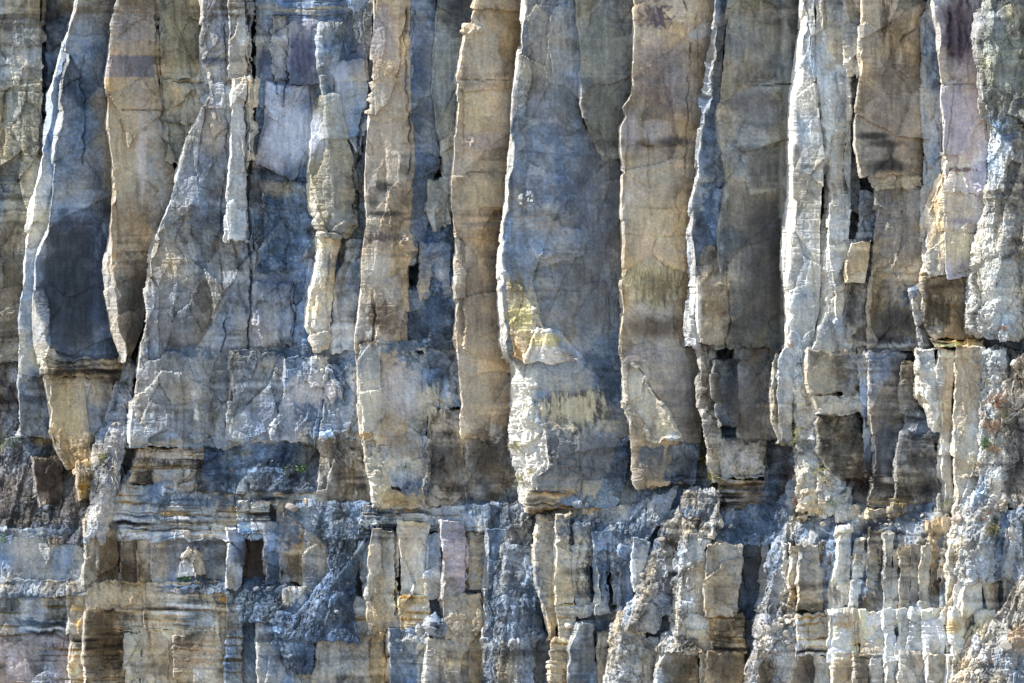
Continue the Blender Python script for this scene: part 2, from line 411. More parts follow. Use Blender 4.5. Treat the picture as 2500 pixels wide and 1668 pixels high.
# ------------------------------------------------------------------ materials
def rock_material(name, rough_v=0.92, bump=0.5, grain=.42, joint=.62):
    m = bpy.data.materials.new(name); m.use_nodes = True
    nt = m.node_tree; nd = nt.nodes; ln = nt.links
    b = nd['Principled BSDF']
    at = nd.new('ShaderNodeAttribute'); at.attribute_name = 'rock_tint'
    tc = nd.new('ShaderNodeTexCoord')
    n1 = nd.new('ShaderNodeTexNoise'); n1.inputs['Scale'].default_value = 13.0; n1.inputs['Detail'].default_value = 9; n1.inputs['Roughness'].default_value = .8
    ln.new(tc.outputs['Object'], n1.inputs['Vector'])
    mp = nd.new('ShaderNodeMapping'); mp.inputs['Scale'].default_value = (5, 5, .8)
    ln.new(tc.outputs['Object'], mp.inputs['Vector'])
    n2 = nd.new('ShaderNodeTexNoise'); n2.inputs['Scale'].default_value = 2.2; n2.inputs['Detail'].default_value = 5; n2.inputs['Roughness'].default_value = .65
    ln.new(mp.outputs[0], n2.inputs['Vector'])
    r1 = nd.new('ShaderNodeMapRange'); r1.inputs[1].default_value = .33; r1.inputs[2].default_value = .67; r1.inputs[3].default_value = 1 - grain; r1.inputs[4].default_value = 1 + grain
    ln.new(n1.outputs[0], r1.inputs[0])
    r2 = nd.new('ShaderNodeMapRange'); r2.inputs[1].default_value = .3; r2.inputs[2].default_value = .7; r2.inputs[3].default_value = .9; r2.inputs[4].default_value = 1.1
    ln.new(n2.outputs[0], r2.inputs[0])
    mm = nd.new('ShaderNodeMath'); mm.operation = 'MULTIPLY'
    ln.new(r1.outputs[0], mm.inputs[0]); ln.new(r2.outputs[0], mm.inputs[1])
    vm = nd.new('ShaderNodeVectorMath'); vm.operation = 'SCALE'
    # hairline joints
    nw = nd.new('ShaderNodeTexNoise'); nw.inputs['Scale'].default_value = 2.5; nw.inputs['Detail'].default_value = 4
    ln.new(tc.outputs['Object'], nw.inputs['Vector'])
    wa = nd.new('ShaderNodeVectorMath'); wa.operation = 'MULTIPLY_ADD'; wa.inputs[1].default_value = (.5, .5, .5)
    ln.new(nw.outputs['Color'], wa.inputs[0]); ln.new(tc.outputs['Object'], wa.inputs[2])
    mv = nd.new('ShaderNodeMapping'); mv.inputs['Scale'].default_value = (2.3, 2.3, 1.3)
    ln.new(wa.outputs[0], mv.inputs['Vector'])
    vo = nd.new('ShaderNodeTexVoronoi'); vo.feature = 'DISTANCE_TO_EDGE'; vo.inputs['Scale'].default_value = 1.0
    ln.new(mv.outputs[0], vo.inputs['Vector'])
    vr = nd.new('ShaderNodeMapRange'); vr.inputs[1].default_value = .0; vr.inputs[2].default_value = .045; vr.inputs[3].default_value = 1; vr.inputs[4].default_value = 0
    ln.new(vo.outputs['Distance'], vr.inputs[0])
    nm = nd.new('ShaderNodeTexNoise'); nm.inputs['Scale'].default_value = 1.1; nm.inputs['Detail'].default_value = 3
    ln.new(tc.outputs['Object'], nm.inputs['Vector'])
    nr = nd.new('ShaderNodeMapRange'); nr.inputs[1].default_value = .5; nr.inputs[2].default_value = .62
    ln.new(nm.outputs[0], nr.inputs[0])
    cj = nd.new('ShaderNodeMath'); cj.operation = 'MULTIPLY'
    ln.new(vr.outputs[0], cj.inputs[0]); ln.new(nr.outputs[0], cj.inputs[1])
    cd = nd.new('ShaderNodeMath'); cd.operation = 'MULTIPLY_ADD'; cd.inputs[1].default_value = -joint; cd.inputs[2].default_value = 1
    ln.new(cj.outputs[0], cd.inputs[0])
    m3 = nd.new('ShaderNodeMath'); m3.operation = 'MULTIPLY'
    ln.new(mm.outputs[0], m3.inputs[0]); ln.new(cd.outputs[0], m3.inputs[1])
    ln.new(at.outputs['Color'], vm.inputs[0]); ln.new(m3.outputs[0], vm.inputs['Scale'])
    ln.new(vm.outputs[0], b.inputs['Base Color'])
    b.inputs['Roughness'].default_value = rough_v
    b.inputs['Specular IOR Level'].default_value = .25
    n3 = nd.new('ShaderNodeTexNoise'); n3.inputs['Scale'].default_value = 12; n3.inputs['Detail'].default_value = 9; n3.inputs['Roughness'].default_value = .72
    ln.new(tc.outputs['Object'], n3.inputs['Vector'])
    bp = nd.new('ShaderNodeBump'); bp.inputs['Strength'].default_value = bump; bp.inputs['Distance'].default_value = .09
    hb = nd.new('ShaderNodeMath'); hb.operation = 'MULTIPLY_ADD'; hb.inputs[1].default_value = -.55 * joint
    ln.new(cj.outputs[0], hb.inputs[0]); ln.new(n3.outputs[0], hb.inputs[2])
    ln.new(hb.outputs[0], bp.inputs['Height'])
    ln.new(bp.outputs[0], b.inputs['Normal'])
    return m
ROCK = rock_material('weathered_sandstone', .92, .75)
SMOOTH = rock_material('smooth_sandstone_face', .9, .6, .32, .26)
RUBBLE = rock_material('loose_rubble', .97, 1.0, .5)
def ground_material():
    m = bpy.data.materials.new('beach_sand'); m.use_nodes = True
    nt = m.node_tree; b = nt.nodes['Principled BSDF']
    n = nt.nodes.new('ShaderNodeTexNoise'); n.inputs['Scale'].default_value = .35; n.inputs['Detail'].default_value = 8
    tc = nt.nodes.new('ShaderNodeTexCoord'); nt.links.new(tc.outputs['Object'], n.inputs['Vector'])
    cr = nt.nodes.new('ShaderNodeValToRGB')
    cr.color_ramp.elements[0].color = (.25, .23, .20, 1); cr.color_ramp.elements[1].color = (.40, .37, .33, 1)
    cr.color_ramp.elements[0].position = .3; cr.color_ramp.elements[1].position = .7
    nt.links.new(n.outputs[0], cr.inputs[0]); nt.links.new(cr.outputs[0], b.inputs['Base Color'])
    b.inputs['Roughness'].default_value = .95
    return m
def leaf_material(name, col_a, col_b):
    m = bpy.data.materials.new(name); m.use_nodes = True
    nt = m.node_tree; b = nt.nodes['Principled BSDF']
    n = nt.nodes.new('ShaderNodeTexNoise'); n.inputs['Scale'].default_value = 6
    tc = nt.nodes.new('ShaderNodeTexCoord'); nt.links.new(tc.outputs['Object'], n.inputs['Vector'])
    cr = nt.nodes.new('ShaderNodeValToRGB')
    cr.color_ramp.elements[0].color = (*col_a, 1); cr.color_ramp.elements[1].color = (*col_b, 1)
    cr.color_ramp.elements[0].position = .35; cr.color_ramp.elements[1].position = .65
    nt.links.new(n.outputs[0], cr.inputs[0]); nt.links.new(cr.outputs[0], b.inputs['Base Color'])
    b.inputs['Roughness'].default_value = .8
    return m
# ------------------------------------------------------------------ what marks the rock: cracks, spalls, nodules, stains, some painted light and shade
B = PAL
crack('100:0 106:110 104:200 103:330', 4, 30); crack('0:218 95:228', 2, 6)
crack('207:140 206:190 210:250 206:330 200:400', 2.5, 10); crack('160:215 180:200 205:190', 2, 6)
crack('384:0 386:130 392:190 395:270 402:330 408:350', 3, 22)
crack('390:195 490:198', 2, 8); crack('300:266 395:272', 2.5, 10); crack('440:200 498:203', 3.5, 16)
crack('553:60 553:190 556:300 552:430 540:520 535:600 545:700 552:780 545:860', 2.5, 10)
crack('603:0 605:100 604:200 603:400 612:560 613:700 606:850', 3.5, 22)
crack('622:20 616:150 618:300 612:420', 4, 26)
crack('660:40 668:140 670:200 675:230', 2.5, 10); crack('700:40 700:180 690:260', 2.5, 9)
crack('905:150 903:200 896:260 885:310 878:370', 4.5, 34); crack('878:370 866:420 870:470 868:520', 3, 20)
crack('970:190 992:60 997:0', 3, 12); crack('996:20 995:120 994:200 1002:280 1000:400 996:430', 2.5, 12)
crack('1000:430 1010:450 992:490', 2.5, 9); crack('740:565 850:572 865:550', 3, 10)
crack('910:710 915:790 910:830', 3, 14); crack('900:340 925:405', 1.5, 4)
crack('1118:192 1240:195', 2, 6); crack('1105:425 1240:423', 2, 7); crack('1108:570 1240:568', 1.6, 4)
crack('1675:0 1682:80 1685:160 1682:230 1676:350 1672:420', 2.2, 10); crack('1705:30 1702:110 1708:180', 1.8, 7)
crack('1530:355 1700:357', 1.6, 5); crack('1525:575 1690:577', 1.6, 5); crack('1655:470 1650:500 1662:520 1656:540', 2, 7)
crack('1772:640 1782:720 1786:770 1775:820 1772:850', 3, 14); crack('1815:210 1935:205', 2, 10)
crack('1850:365 1880:362 1926:340', 3, 9); crack('1805:365 1845:380', 2, 5)
crack('2262:20 2240:60 2200:100 2175:150', 3, 12); crack('2210:190 2180:160', 1.8, 6)
crack('2292:205 2385:208', 3, 14); crack('2300:430 2400:420', 2, 6); crack('2300:460 2395:455', 2, 5); crack('2300:520 2395:512', 1.6, 5)
crack('2255:675 2310:672 2360:668', 2, 8); crack('2300:568 2385:572', 2, 7)
crack('965:1290 972:1340 972:1420 966:1470 964:1500', 3.5, 24); crack('942:1540 944:1600 946:1668', 3, 16)
crack('1485:1330 1486:1440', 4, 24); crack('1436:1360 1438:1420', 3, 16)
crack('2090:1510 2094:1590', 2.6, 12); crack('1978:1505 1970:1590', 2, 7); crack('2040:1600 2150:1606', 2.2, 8)
crack('1985:965 2090:966', 2, 10); crack('1995:1015 2090:1005', 2, 8)
crack('710:690 717:770 712:840', 2.6, 12); crack('610:1180 609:1240 603:1350', 3, 18)
crack('405:1195 520:1200 640:1212', 2.5, 8); crack('560:1320 586:1350', 2, 8); crack('1140:1300 1141:1440', 3, 14)
crack('1100:1060 1080:1140', 3, 10); crack('520:975 522:1060 512:1070', 2.6, 10); crack('495:975 520:980', 2, 7)
scar('262:240 300:310 300:470 345:480 362:300 362:262 300:262', -3); scar('400:255 412:385 430:400 415:330', 4)
scar('620:260 700:250 752:245 748:420 640:425 615:360', -5); scar('640:445 735:440 750:560 700:640 625:600', -6)
scar('1220:720 1290:735 1340:860 1400:850 1410:830 1345:760 1300:690 1240:700', 0)
scar('1530:890 1560:900 1600:960 1660:1070 1600:1075 1560:1010 1530:1000', -8)
scar('1450:1010 1500:980 1530:1010 1535:1070 1450:1070', 7); scar('1140:240 1165:245 1185:310 1190:330 1110:330 1112:245', -4)
scar('1560:465 1610:480 1645:520 1690:510 1690:400 1560:420', -3); scar('1835:780 1865:770 1885:790 1880:830 1835:825', 5)
scar('2050:1025 2100:1015 2105:1070 2045:1060', 6); scar('455:975 520:980 515:1068 455:1060', -4)
scar('790:560 800:700 770:790 750:720 745:600', 6); scar('770:720 805:760 800:830 760:800', 8)
scar('1110:620 1225:600 1225:900 1112:880', 3); scar('330:900 480:905 520:960 515:1080 325:1075', 3)
for a in ((1287, 487, 25, 22, 15), (1366, 447, 18, 13, 10), (1335, 622, 26, 12, 11), (1150, 72, 32, 14, 12), (1160, 350, 34, 22, 9),
          (1050, 400, 22, 20, 14), (1060, 505, 20, 18, 12), (990, 590, 22, 24, 16), (1000, 620, 18, 30, 12), (1395, 560, 10, 6, 4),
          (735, 1230, 38, 15, 12), (200, 235, 34, 20, 5)):
    lump(*a)
# stains and beds of other stone
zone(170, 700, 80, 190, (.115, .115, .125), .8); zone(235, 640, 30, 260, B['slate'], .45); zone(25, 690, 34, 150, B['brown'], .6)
zone(325, 760, 45, 130, (.13, .125, .12), .6); zone(318, 162, 66, 27, (.15, .165, .215), .62, 'box'); zone(320, 75, 62, 58, (.27, .255, .26), .6)
zone(300, 360, 50, 170, (.43, .36, .26), .7); zone(348, 370, 13, 115, (.56, .50, .47), .8); zone(320, 530, 60, 70, B['brown'], .4)
zone(430, 90, 50, 100, (.32, .29, .20), .6); zone(440, 330, 45, 80, B['green'], .6); zone(200, 20, 220, 26, B['brown'], .55, 'bed'); zone(60, 60, 90, 40, B['brown'], .5, 'bed')
zone(470, 30, 60, 30, B['brown'], .5, 'bed'); zone(560, 20, 60, 30, B['brown'], .4, 'bed')
zone(520, 150, 40, 12, B['slate'], .5); zone(520, 320, 40, 60, (.42, .36, .29), .6); zone(580, 290, 22, 100, (.50, .48, .45), .6)
zone(735, 140, 50, 48, (.16, .165, .24), .85); zone(735, 190, 60, 26, B['slate'], .6); zone(650, 150, 34, 45, B['slate'], .6); zone(860, 140, 36, 46, B['slate'], .6)
zone(740, 65, 50, 28, (.33, .31, .33), .6); zone(720, 330, 70, 60, (.47, .48, .52), .75); zone(830, 190, 30, 40, (.47, .50, .57), .7)
zone(735, 20, 130, 22, (.40, .35, .24), .7, 'bed'); zone(680, 460, 60, 25, (.40, .34, .24), .6); zone(700, 540, 75, 60, B['blue'], .6)
zone(690, 690, 70, 45, B['slate'], .45); zone(640, 800, 60, 50, (.36, .345, .345), .5)
zone(810, 450, 45, 90, (.31, .295, .26), .7); zone(840, 240, 40, 60, (.38, .40, .42), .5)
zone(940, 330, 50, 130, (.46, .39, .31), .75); zone(940, 80, 40, 80, (.33, .29, .28), .7); zone(1030, 120, 28, 110, B['slate'], .55)
zone(935, 455, 26, 18, B['dark'], .75); zone(912, 490, 16, 26, B['dark'], .6); zone(935, 522, 60, 9, B['dark'], .75); zone(935, 580, 70, 16, (.16, .14, .13), .75, 'streak')
zone(930, 770, 48, 50, (.17, .125, .09), .8); zone(885, 838, 14, 8, B['dark'], .8); zone(905, 835, 22, 16, (.2, .15, .11), .6)
zone(920, 650, 36, 40, B['cream'], .6); zone(1085, 180, 40, 120, (.27, .29, .29), .6); zone(1090, 300, 22, 40, (.33, .31, .25), .7)
zone(1155, 270, 40, 48, (.50, .42, .29), .7); zone(1170, 120, 50, 70, (.38, .33, .26), .6); zone(1170, 350, 60, 30, (.31, .28, .28), .6)
zone(1180, 470, 60, 40, (.46, .39, .28), .65); zone(1180, 540, 66, 30, (.23, .20, .18), .6, 'bed'); zone(1130, 610, 14, 40, B['dark'], .6, 'streak')
zone(1170, 720, 60, 110, (.29, .24, .19), .6); zone(1180, 850, 60, 40, (.42, .35, .26), .6); zone(1160, 950, 40, 70, (.42, .37, .30), .6)
zone(1200, 1090, 60, 70, (.13, .115, .10), .6); zone(1210, 1050, 30, 30, B['cream'], .7, 'speck')
zone(1340, 120, 60, 90, (.30, .28, .24), .6); zone(1340, 260, 60, 60, (.26, .26, .265), .6); zone(1470, 120, 60, 100, (.25, .255, .22), .6); zone(1480, 280, 50, 90, (.22, .225, .19), .6)
zone(1460, 520, 70, 170, (.165, .175, .20), .6); zone(1350, 460, 110, 40, B['slate'], .3); zone(1320, 540, 80, 30, (.29, .25, .22), .6, 'bed'); zone(1420, 720, 90, 120, (.19, .19, .19), .55)  # central pillar's dark blue right side: part stain, part shade painted in
zone(1275, 770, 52, 52, (.48, .42, .24), .85, 'streak'); zone(1330, 830, 74, 22, (.5, .43, .25), .85, 'streak'); zone(1260, 700, 30, 40, (.25, .21, .13), .6, 'streak')
zone(1360, 935, 100, 28, (.43, .41, .37), .8); zone(1400, 1000, 110, 50, (.17, .145, .115), .85); zone(1400, 1000, 110, 60, (.52, .46, .34), .95, 'streak')
zone(1480, 1045, 45, 26, (.46, .42, .34), .9, 'speck'); zone(1400, 1130, 130, 70, (.17, .175, .185), .7); zone(1340, 1200, 110, 40, (.33, .27, .19), .6, 'bed')
zone(1420, 870, 90, 30, (.30, .33, .40), .5, 'bed'); zone(1600, 40, 62, 42, (.16, .13, .15), .85, 'speck'); zone(1560, 30, 40, 40, (.30, .24, .18), .5)
zone(1620, 200, 80, 110, (.22, .20, .205), .65); zone(1640, 345, 60, 14, (.14, .125, .125), .75); zone(1540, 320, 24, 60, (.38, .34, .34), .6); zone(1600, 320, 40, 30, (.36, .35, .36), .6)
zone(1590, 430, 65, 70, (.39, .35, .29), .7); zone(1600, 540, 74, 50, (.45, .385, .28), .75); zone(1610, 505, 70, 8, (.2, .15, .11), .6, 'bed'); zone(1590, 610, 70, 36, (.42, .37, .30), .6)
zone(1595, 690, 76, 60, (.48, .42, .27), .8); zone(1605, 700, 86, 60, (.17, .135, .09), .6, 'streak'); zone(1600, 800, 90, 32, (.18, .145, .11), .7); zone(1530, 735, 14, 20, B['ochre'], .4)
zone(1600, 865, 90, 26, (.31, .30, .33), .55, 'bed'); zone(1560, 950, 36, 60, (.54, .5, .42), .85); zone(1625, 1035, 34, 50, (.5, .45, .34), .85, 'streak'); zone(1660, 960, 55, 80, (.23, .22, .22), .6)  # cream patch low on the left paints in a sunlit scar
zone(1570, 1060, 40, 36, (.24, .22, .18), .6, 'streak'); zone(1600, 1130, 70, 40, (.19, .18, .17), .7)
zone(1860, 600, 60, 190, (.135, .13, .13), .75); zone(1830, 250, 70, 30, (.19, .17, .165), .6); zone(1870, 410, 60, 50, (.17, .16, .155), .65); zone(1800, 480, 34, 80, (.27, .235, .2), .6)  # wide pillar's dark right side: stain with shade painted into the colour
zone(1860, 100, 60, 80, (.24, .24, .225), .6); zone(1780, 180, 18, 60, (.33, .28, .2), .5); zone(1860, 280, 60, 40, (.25, .25, .24), .5); zone(1840, 760, 70, 80, (.15, .145, .135), .6)
zone(1730, 800, 40, 40, (.40, .35, .27), .6); zone(1820, 1125, 50, 36, (.44, .42, .40), .9, 'speck'); zone(1850, 1210, 60, 26, (.18, .13, .10), .6, 'bed'); zone(1830, 980, 50, 90, (.18, .165, .15), .6)
zone(1960, 230, 30, 60, B['cream'], .6); zone(2170, 300, 70, 150, (.28, .24, .205), .6); zone(2160, 40, 18, 80, (.13, .11, .09), .8, 'streak'); zone(2135, 332, 45, 10, (.11, .10, .09), .9); zone(2165, 352, 45, 12, (.12, .10, .09), .85)
zone(2165, 405, 55, 20, (.11, .10, .09), .85); zone(2175, 375, 14, 40, (.13, .11, .10), .75, 'streak'); zone(2130, 60, 28, 70, (.30, .29, .25), .5); zone(2190, 450, 60, 14, (.40, .34, .24), .7)
zone(2190, 520, 56, 50, (.27, .25, .235), .6); zone(2200, 600, 60, 50, (.30, .275, .25), .6); zone(2190, 785, 70, 50, (.13, .12, .11), .85); zone(2180, 830, 60, 18, (.12, .11, .11), .8, 'streak')
zone(2340, 85, 56, 105, (.15, .118, .14), .95)
for q in (2322, 2345, 2366): crack('%d:-10 %d:90 %d:200' % (q, q - 3, q + 2), 4, 12)
zone(2340, 30, 50, 60, (.19, .15, .15), .5, 'streak'); zone(2345, 290, 55, 80, (.47, .415, .425), .8); zone(2345, 385, 50, 8, (.40, .28, .15), .6, 'bed'); zone(2350, 415, 50, 9, (.13, .10, .10), .8, 'streak')
zone(2340, 500, 50, 60, (.53, .455, .36), .8); zone(2345, 540, 46, 8, (.30, .25, .28), .7); zone(2340, 600, 46, 50, (.58, .51, .37), .85); zone(2280, 490, 20, 40, (.34, .24, .14), .6)
zone(2290, 760, 50, 55, (.14, .115, .08), .85, 'streak'); zone(2240, 740, 24, 40, (.40, .37, .32), .6); zone(2380, 780, 60, 60, (.2, .18, .15), .6, 'streak'); zone(2330, 825, 70, 12, (.42, .28, .14), .6, 'bed')
zone(2450, 140, 60, 110, (.30, .315, .29), .6); zone(2440, 260, 40, 40, (.22, .21, .17), .5); zone(2040, 910, 45, 44, (.2, .16, .12), .65, 'speck'); zone(2010, 930, 40, 60, (.40, .36, .29), .6)
zone(2040, 990, 46, 24, (.44, .40, .33), .7); zone(2070, 1060, 40, 60, (.2, .18, .14), .6, 'speck'); zone(2060, 1130, 50, 26, (.15, .13, .10), .8, 'speck'); zone(2160, 1020, 44, 60, (.21, .175, .14), .65)
zone(2160, 1120, 44, 60, (.16, .165, .175), .6); zone(2350, 950, 50, 90, (.44, .39, .32), .6); zone(2240, 1120, 44, 40, (.15, .135, .115), .75, 'speck'); zone(2340, 1090, 55, 50, (.40, .385, .35), .6)
zone(2480, 1080, 30, 120, (.14, .13, .12), .85); zone(2110, 1170, 50, 60, (.12, .09, .075), .8); zone(2090, 1220, 110, 24, (.36, .33, .27), .6, 'bed'); zone(2180, 1225, 60, 14, (.42, .31, .16), .6, 'bed')
zone(175, 925, 90, 24, (.40, .29, .17), .8, 'bed'); zone(225, 905, 50, 18, (.17, .12, .09), .7, 'bed'); zone(105, 870, 40, 40, (.46, .41, .31), .7); zone(165, 1000, 50, 70, (.42, .35, .24), .75); zone(225, 955, 30, 40, (.48, .41, .30), .6)
zone(105, 1075, 40, 16, (.40, .29, .12), .6, 'bed'); zone(202, 1190, 22, 44, (.46, .29, .12), .8, 'bed'); zone(110, 1160, 36, 50, (.16, .12, .10), .6); zone(475, 960, 12, 12, B['white'], .95, 'speck'); zone(480, 1012, 9, 20, B['white'], .95, 'speck')
zone(400, 960, 80, 90, (.24, .225, .20), .55); zone(420, 800, 70, 60, (.25, .245, .25), .4); zone(400, 620, 45, 90, (.33, .275, .20), .5); zone(540, 640, 40, 60, (.30, .27, .22), .4)
zone(400, 1110, 80, 26, (.43, .39, .36), .8, 'streak'); zone(400, 1080, 90, 10, (.40, .30, .14), .6, 'bed'); zone(450, 1180, 70, 30, (.28, .22, .15), .6, 'bed')
zone(760, 960, 90, 60, (.48, .45, .43), .85, 'streak'); zone(680, 1030, 90, 60, (.20, .215, .25), .7); zone(900, 970, 30, 90, (.56, .51, .42), .75); zone(980, 950, 55, 70, (.50, .48, .48), .7); zone(1050, 980, 50, 60, (.52, .47, .38), .9, 'streak')
zone(985, 1090, 60, 40, (.19, .185, .18), .65); zone(1080, 1120, 60, 60, (.17, .155, .14), .65); zone(890, 1065, 26, 12, (.46, .31, .13), .7); zone(1130, 1060, 24, 24, (.48, .38, .24), .7, 'speck'); zone(915, 1150, 22, 60, (.52, .48, .40), .7)
zone(770, 1110, 60, 50, (.24, .215, .17), .6); zone(830, 1110, 30, 50, (.15, .15, .15), .5); zone(980, 1215, 60, 14, (.44, .34, .20), .7, 'bed')
zone(285, 1370, 80, 55, (.19, .14, .09), .75); zone(400, 1310, 90, 20, (.30, .27, .21), .5, 'bed'); zone(330, 1460, 140, 34, (.50, .42, .31), .7); zone(190, 1500, 22, 44, (.46, .31, .13), .7, 'bed'); zone(260, 1580, 40, 90, (.18, .125, .075), .8)
zone(330, 1480, 190, 6, (.17, .11, .07), .6, 'bed'); zone(480, 1590, 70, 60, (.33, .25, .19), .6, 'bed'); zone(330, 1560, 26, 60, (.50, .46, .37), .7); zone(545, 1465, 10, 8, (.55, .28, .05), .7)
zone(70, 1380, 60, 30, (.28, .275, .28), .6); zone(70, 1340, 70, 24, (.47, .45, .42), .6); zone(80, 1600, 90, 60, (.34, .32, .32), .6, 'bed'); zone(610, 1360, 34, 50, (.13, .105, .09), .85); zone(430, 1360, 60, 50, (.26, .235, .215), .5)
zone(1020, 1472, 28, 12, (.42, .29, .13), .6, 'bed'); zone(925, 1500, 40, 30, (.42, .34, .23), .7); zone(1015, 1485, 18, 8, (.60, .56, .5), .8); zone(715, 1375, 26, 30, (.19, .15, .11), .7); zone(1360, 1425, 26, 60, (.50, .42, .28), .6)
zone(1370, 1480, 26, 14, (.58, .52, .43), .7); zone(1365, 1620, 22, 50, (.50, .43, .31), .6); zone(1650, 1630, 46, 40, (.19, .155, .115), .75); zone(1770, 1630, 46, 40, (.22, .18, .135), .7); zone(1450, 1600, 50, 50, (.26, .24, .21), .5)
zone(1760, 1450, 36, 40, (.24, .2, .155), .6); zone(2040, 1450, 24, 26, (.20, .16, .12), .7, 'streak'); zone(2120, 1470, 26, 30, (.22, .18, .13), .7, 'streak'); zone(2290, 1400, 24, 90, (.24, .185, .12), .7, 'speck')
zone(2060, 1525, 28, 14, (.44, .28, .12), .6); zone(2050, 1640, 30, 34, (.34, .25, .15), .7); zone(2100, 1640, 34, 40, (.24, .20, .17), .7); zone(2325, 1530, 22, 20, (.46, .31, .13), .7); zone(1970, 1640, 34, 40, (.22, .185, .155), .7); zone(1870, 1640, 30, 40, (.20, .155, .105), .8)
zone(2490, 1560, 30, 40, (.42, .27, .14), .5)
# rougher ground: thin beds, rubbly joints
rough(300, 20, 420, 40, 'bedded', .7); rough(720, 25, 150, 35, 'bedded', .7); rough(700, 560, 90, 90, 'rocky', 1.0); rough(1380, 520, 170, 90, 'rocky', .5); rough(1400, 1120, 140, 80, 'rocky', .9)
rough(470, 1180, 220, 60, 'bedded', 1.0); rough(1600, 1190, 110, 60, 'ragged', .9); rough(2440, 560, 110, 200, 'ragged', .8); rough(690, 1090, 120, 70, 'rocky', 1.0); rough(1160, 1080, 80, 80, 'rocky', .8)
rough(120, 1140, 120, 80, 'ragged', .8); rough(1050, 820, 60, 60, 'debris', .7); rough(680, 880, 140, 40, 'rocky', 1.0); rough(1290, 1080, 50, 130, 'ragged', 1.1)
zone(1282, 1040, 34, 170, (.66, .62, .53), .9); zone(1262, 930, 16, 50, (.66, .62, .54), .9); zone(1922, 500, 16, 420, (.66, .63, .57), .7); zone(2010, 680, 20, 130, (.62, .59, .53), .6)  # near white zones paint sunlight onto the lit left flanks
zone(2420, 700, 50, 150, (.46, .45, .41), .6); zone(1700, 760, 14, 90, (.6, .58, .54), .7); zone(2030, 320, 30, 140, (.5, .48, .42), .6)  # narrow pale strip paints the thin pillar's lit lower face
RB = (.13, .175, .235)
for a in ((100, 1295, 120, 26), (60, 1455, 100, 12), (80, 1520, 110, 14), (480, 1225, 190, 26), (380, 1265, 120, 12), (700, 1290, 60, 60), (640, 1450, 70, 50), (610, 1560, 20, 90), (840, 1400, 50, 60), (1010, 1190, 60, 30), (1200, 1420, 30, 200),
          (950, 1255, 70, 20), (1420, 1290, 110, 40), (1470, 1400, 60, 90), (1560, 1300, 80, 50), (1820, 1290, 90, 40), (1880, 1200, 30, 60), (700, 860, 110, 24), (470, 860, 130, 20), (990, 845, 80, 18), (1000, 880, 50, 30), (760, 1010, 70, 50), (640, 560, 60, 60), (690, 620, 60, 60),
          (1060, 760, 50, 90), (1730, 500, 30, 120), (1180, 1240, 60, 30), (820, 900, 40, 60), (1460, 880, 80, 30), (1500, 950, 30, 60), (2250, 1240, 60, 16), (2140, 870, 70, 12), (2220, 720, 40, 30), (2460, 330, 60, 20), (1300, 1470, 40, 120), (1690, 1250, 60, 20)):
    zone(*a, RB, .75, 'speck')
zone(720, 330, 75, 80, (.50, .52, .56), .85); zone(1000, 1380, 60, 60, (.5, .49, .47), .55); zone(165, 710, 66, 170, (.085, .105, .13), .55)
zone(300, 430, 40, 50, (.42, .36, .26), .5); zone(620, 1360, 30, 50, (.12, .09, .07), .8)
# ------------------------------------------------------------------ ground and the cliff
def struct(o): o['kind'] = 'structure'; return o
gm = bpy.data.meshes.new('ground')
gs = 3000.0
gm.from_pydata([(-gs, -gs, 0), (gs, -gs, 0), (gs, 6, 0), (-gs, 6, 0)], [], [(0, 1, 2, 3)])
gm.materials.append(ground_material())
ground = bpy.data.objects.new('ground', gm); scene.collection.objects.link(ground); struct(ground)

# the body of the cliff, behind everything that stands out of it
cl = rock('cliff', [pl('-260:-260:-150 880:-260:-150 1120:-260:-90 1240:-260:-50 1960:-260:-40'), pl('-260:600:-160 880:600:-150 1120:600:-80 1240:600:-44 1960:600:-34'),
                    pl('-260:1300:-170 880:1300:-150 1120:1300:-90 1240:1300:-50 1960:1300:-20'), pl('-260:1880:-170 880:1880:-130 1120:1880:-90 1260:1880:-46 1400:1880:-24 1960:1880:0'),
                    pl('-260:1990:-150 880:1990:-90 1120:1990:-60 1250:1990:-10 1320:1990:30 1500:1990:40 1960:1990:46'), pl('-260:2360:-80 880:2360:-60 1120:2360:-30 1250:2360:6 1320:2360:36 1500:2360:46 1960:2360:56'),
                    pl('-260:2780:-40 900:2780:-20 1180:2780:0 1960:2780:80')], kind='rocky', c=('grey', 'blue'), step=5.5, closed=True, lb=300, rb=300, tb=900, bb=200, edge=None)
struct(cl)
CL = cl
# the cliff goes on past both ends of the view
rock('cliff_flank', [pl('-260:-1300:-60 1180:-1300:-40 1960:-1300:0'), pl('-260:-900:-20 1180:-900:-10 1960:-900:20'), pl('-260:-560:-70 1180:-560:-50 1960:-560:-10'), pl('-260:-300:-50 1180:-300:-40 1960:-300:0'), pl('-260:-50:-80 1180:-50:-60 1960:-50:-10')], parent=CL, kind='plain', c=('grey', 'tan'), step=11, tb=900, edge=None)
rock('cliff_flank', [pl('-260:2540:10 1180:2540:30 1960:2540:90'), pl('-260:2760:60 1180:2760:70 1960:2760:110'), pl('-260:3000:-10 1180:3000:10 1960:3000:70'), pl('-260:3300:60 1180:3300:60 1960:3300:100'), pl('-260:3800:0 1180:3800:20 1960:3800:80')], parent=CL, kind='plain', c=('grey', 'cream'), step=11, tb=900, edge=None)
def pillar(label, L, R, **kw):
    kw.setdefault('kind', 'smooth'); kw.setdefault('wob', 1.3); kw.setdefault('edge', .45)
    return col('rock_pillar', L, R, parent=CL, label=label, **kw)
def block(L, R, label=None, name='rock_block', parent=None, **kw):
    return col(name, L, R, parent=parent or CL, label=label, **kw)
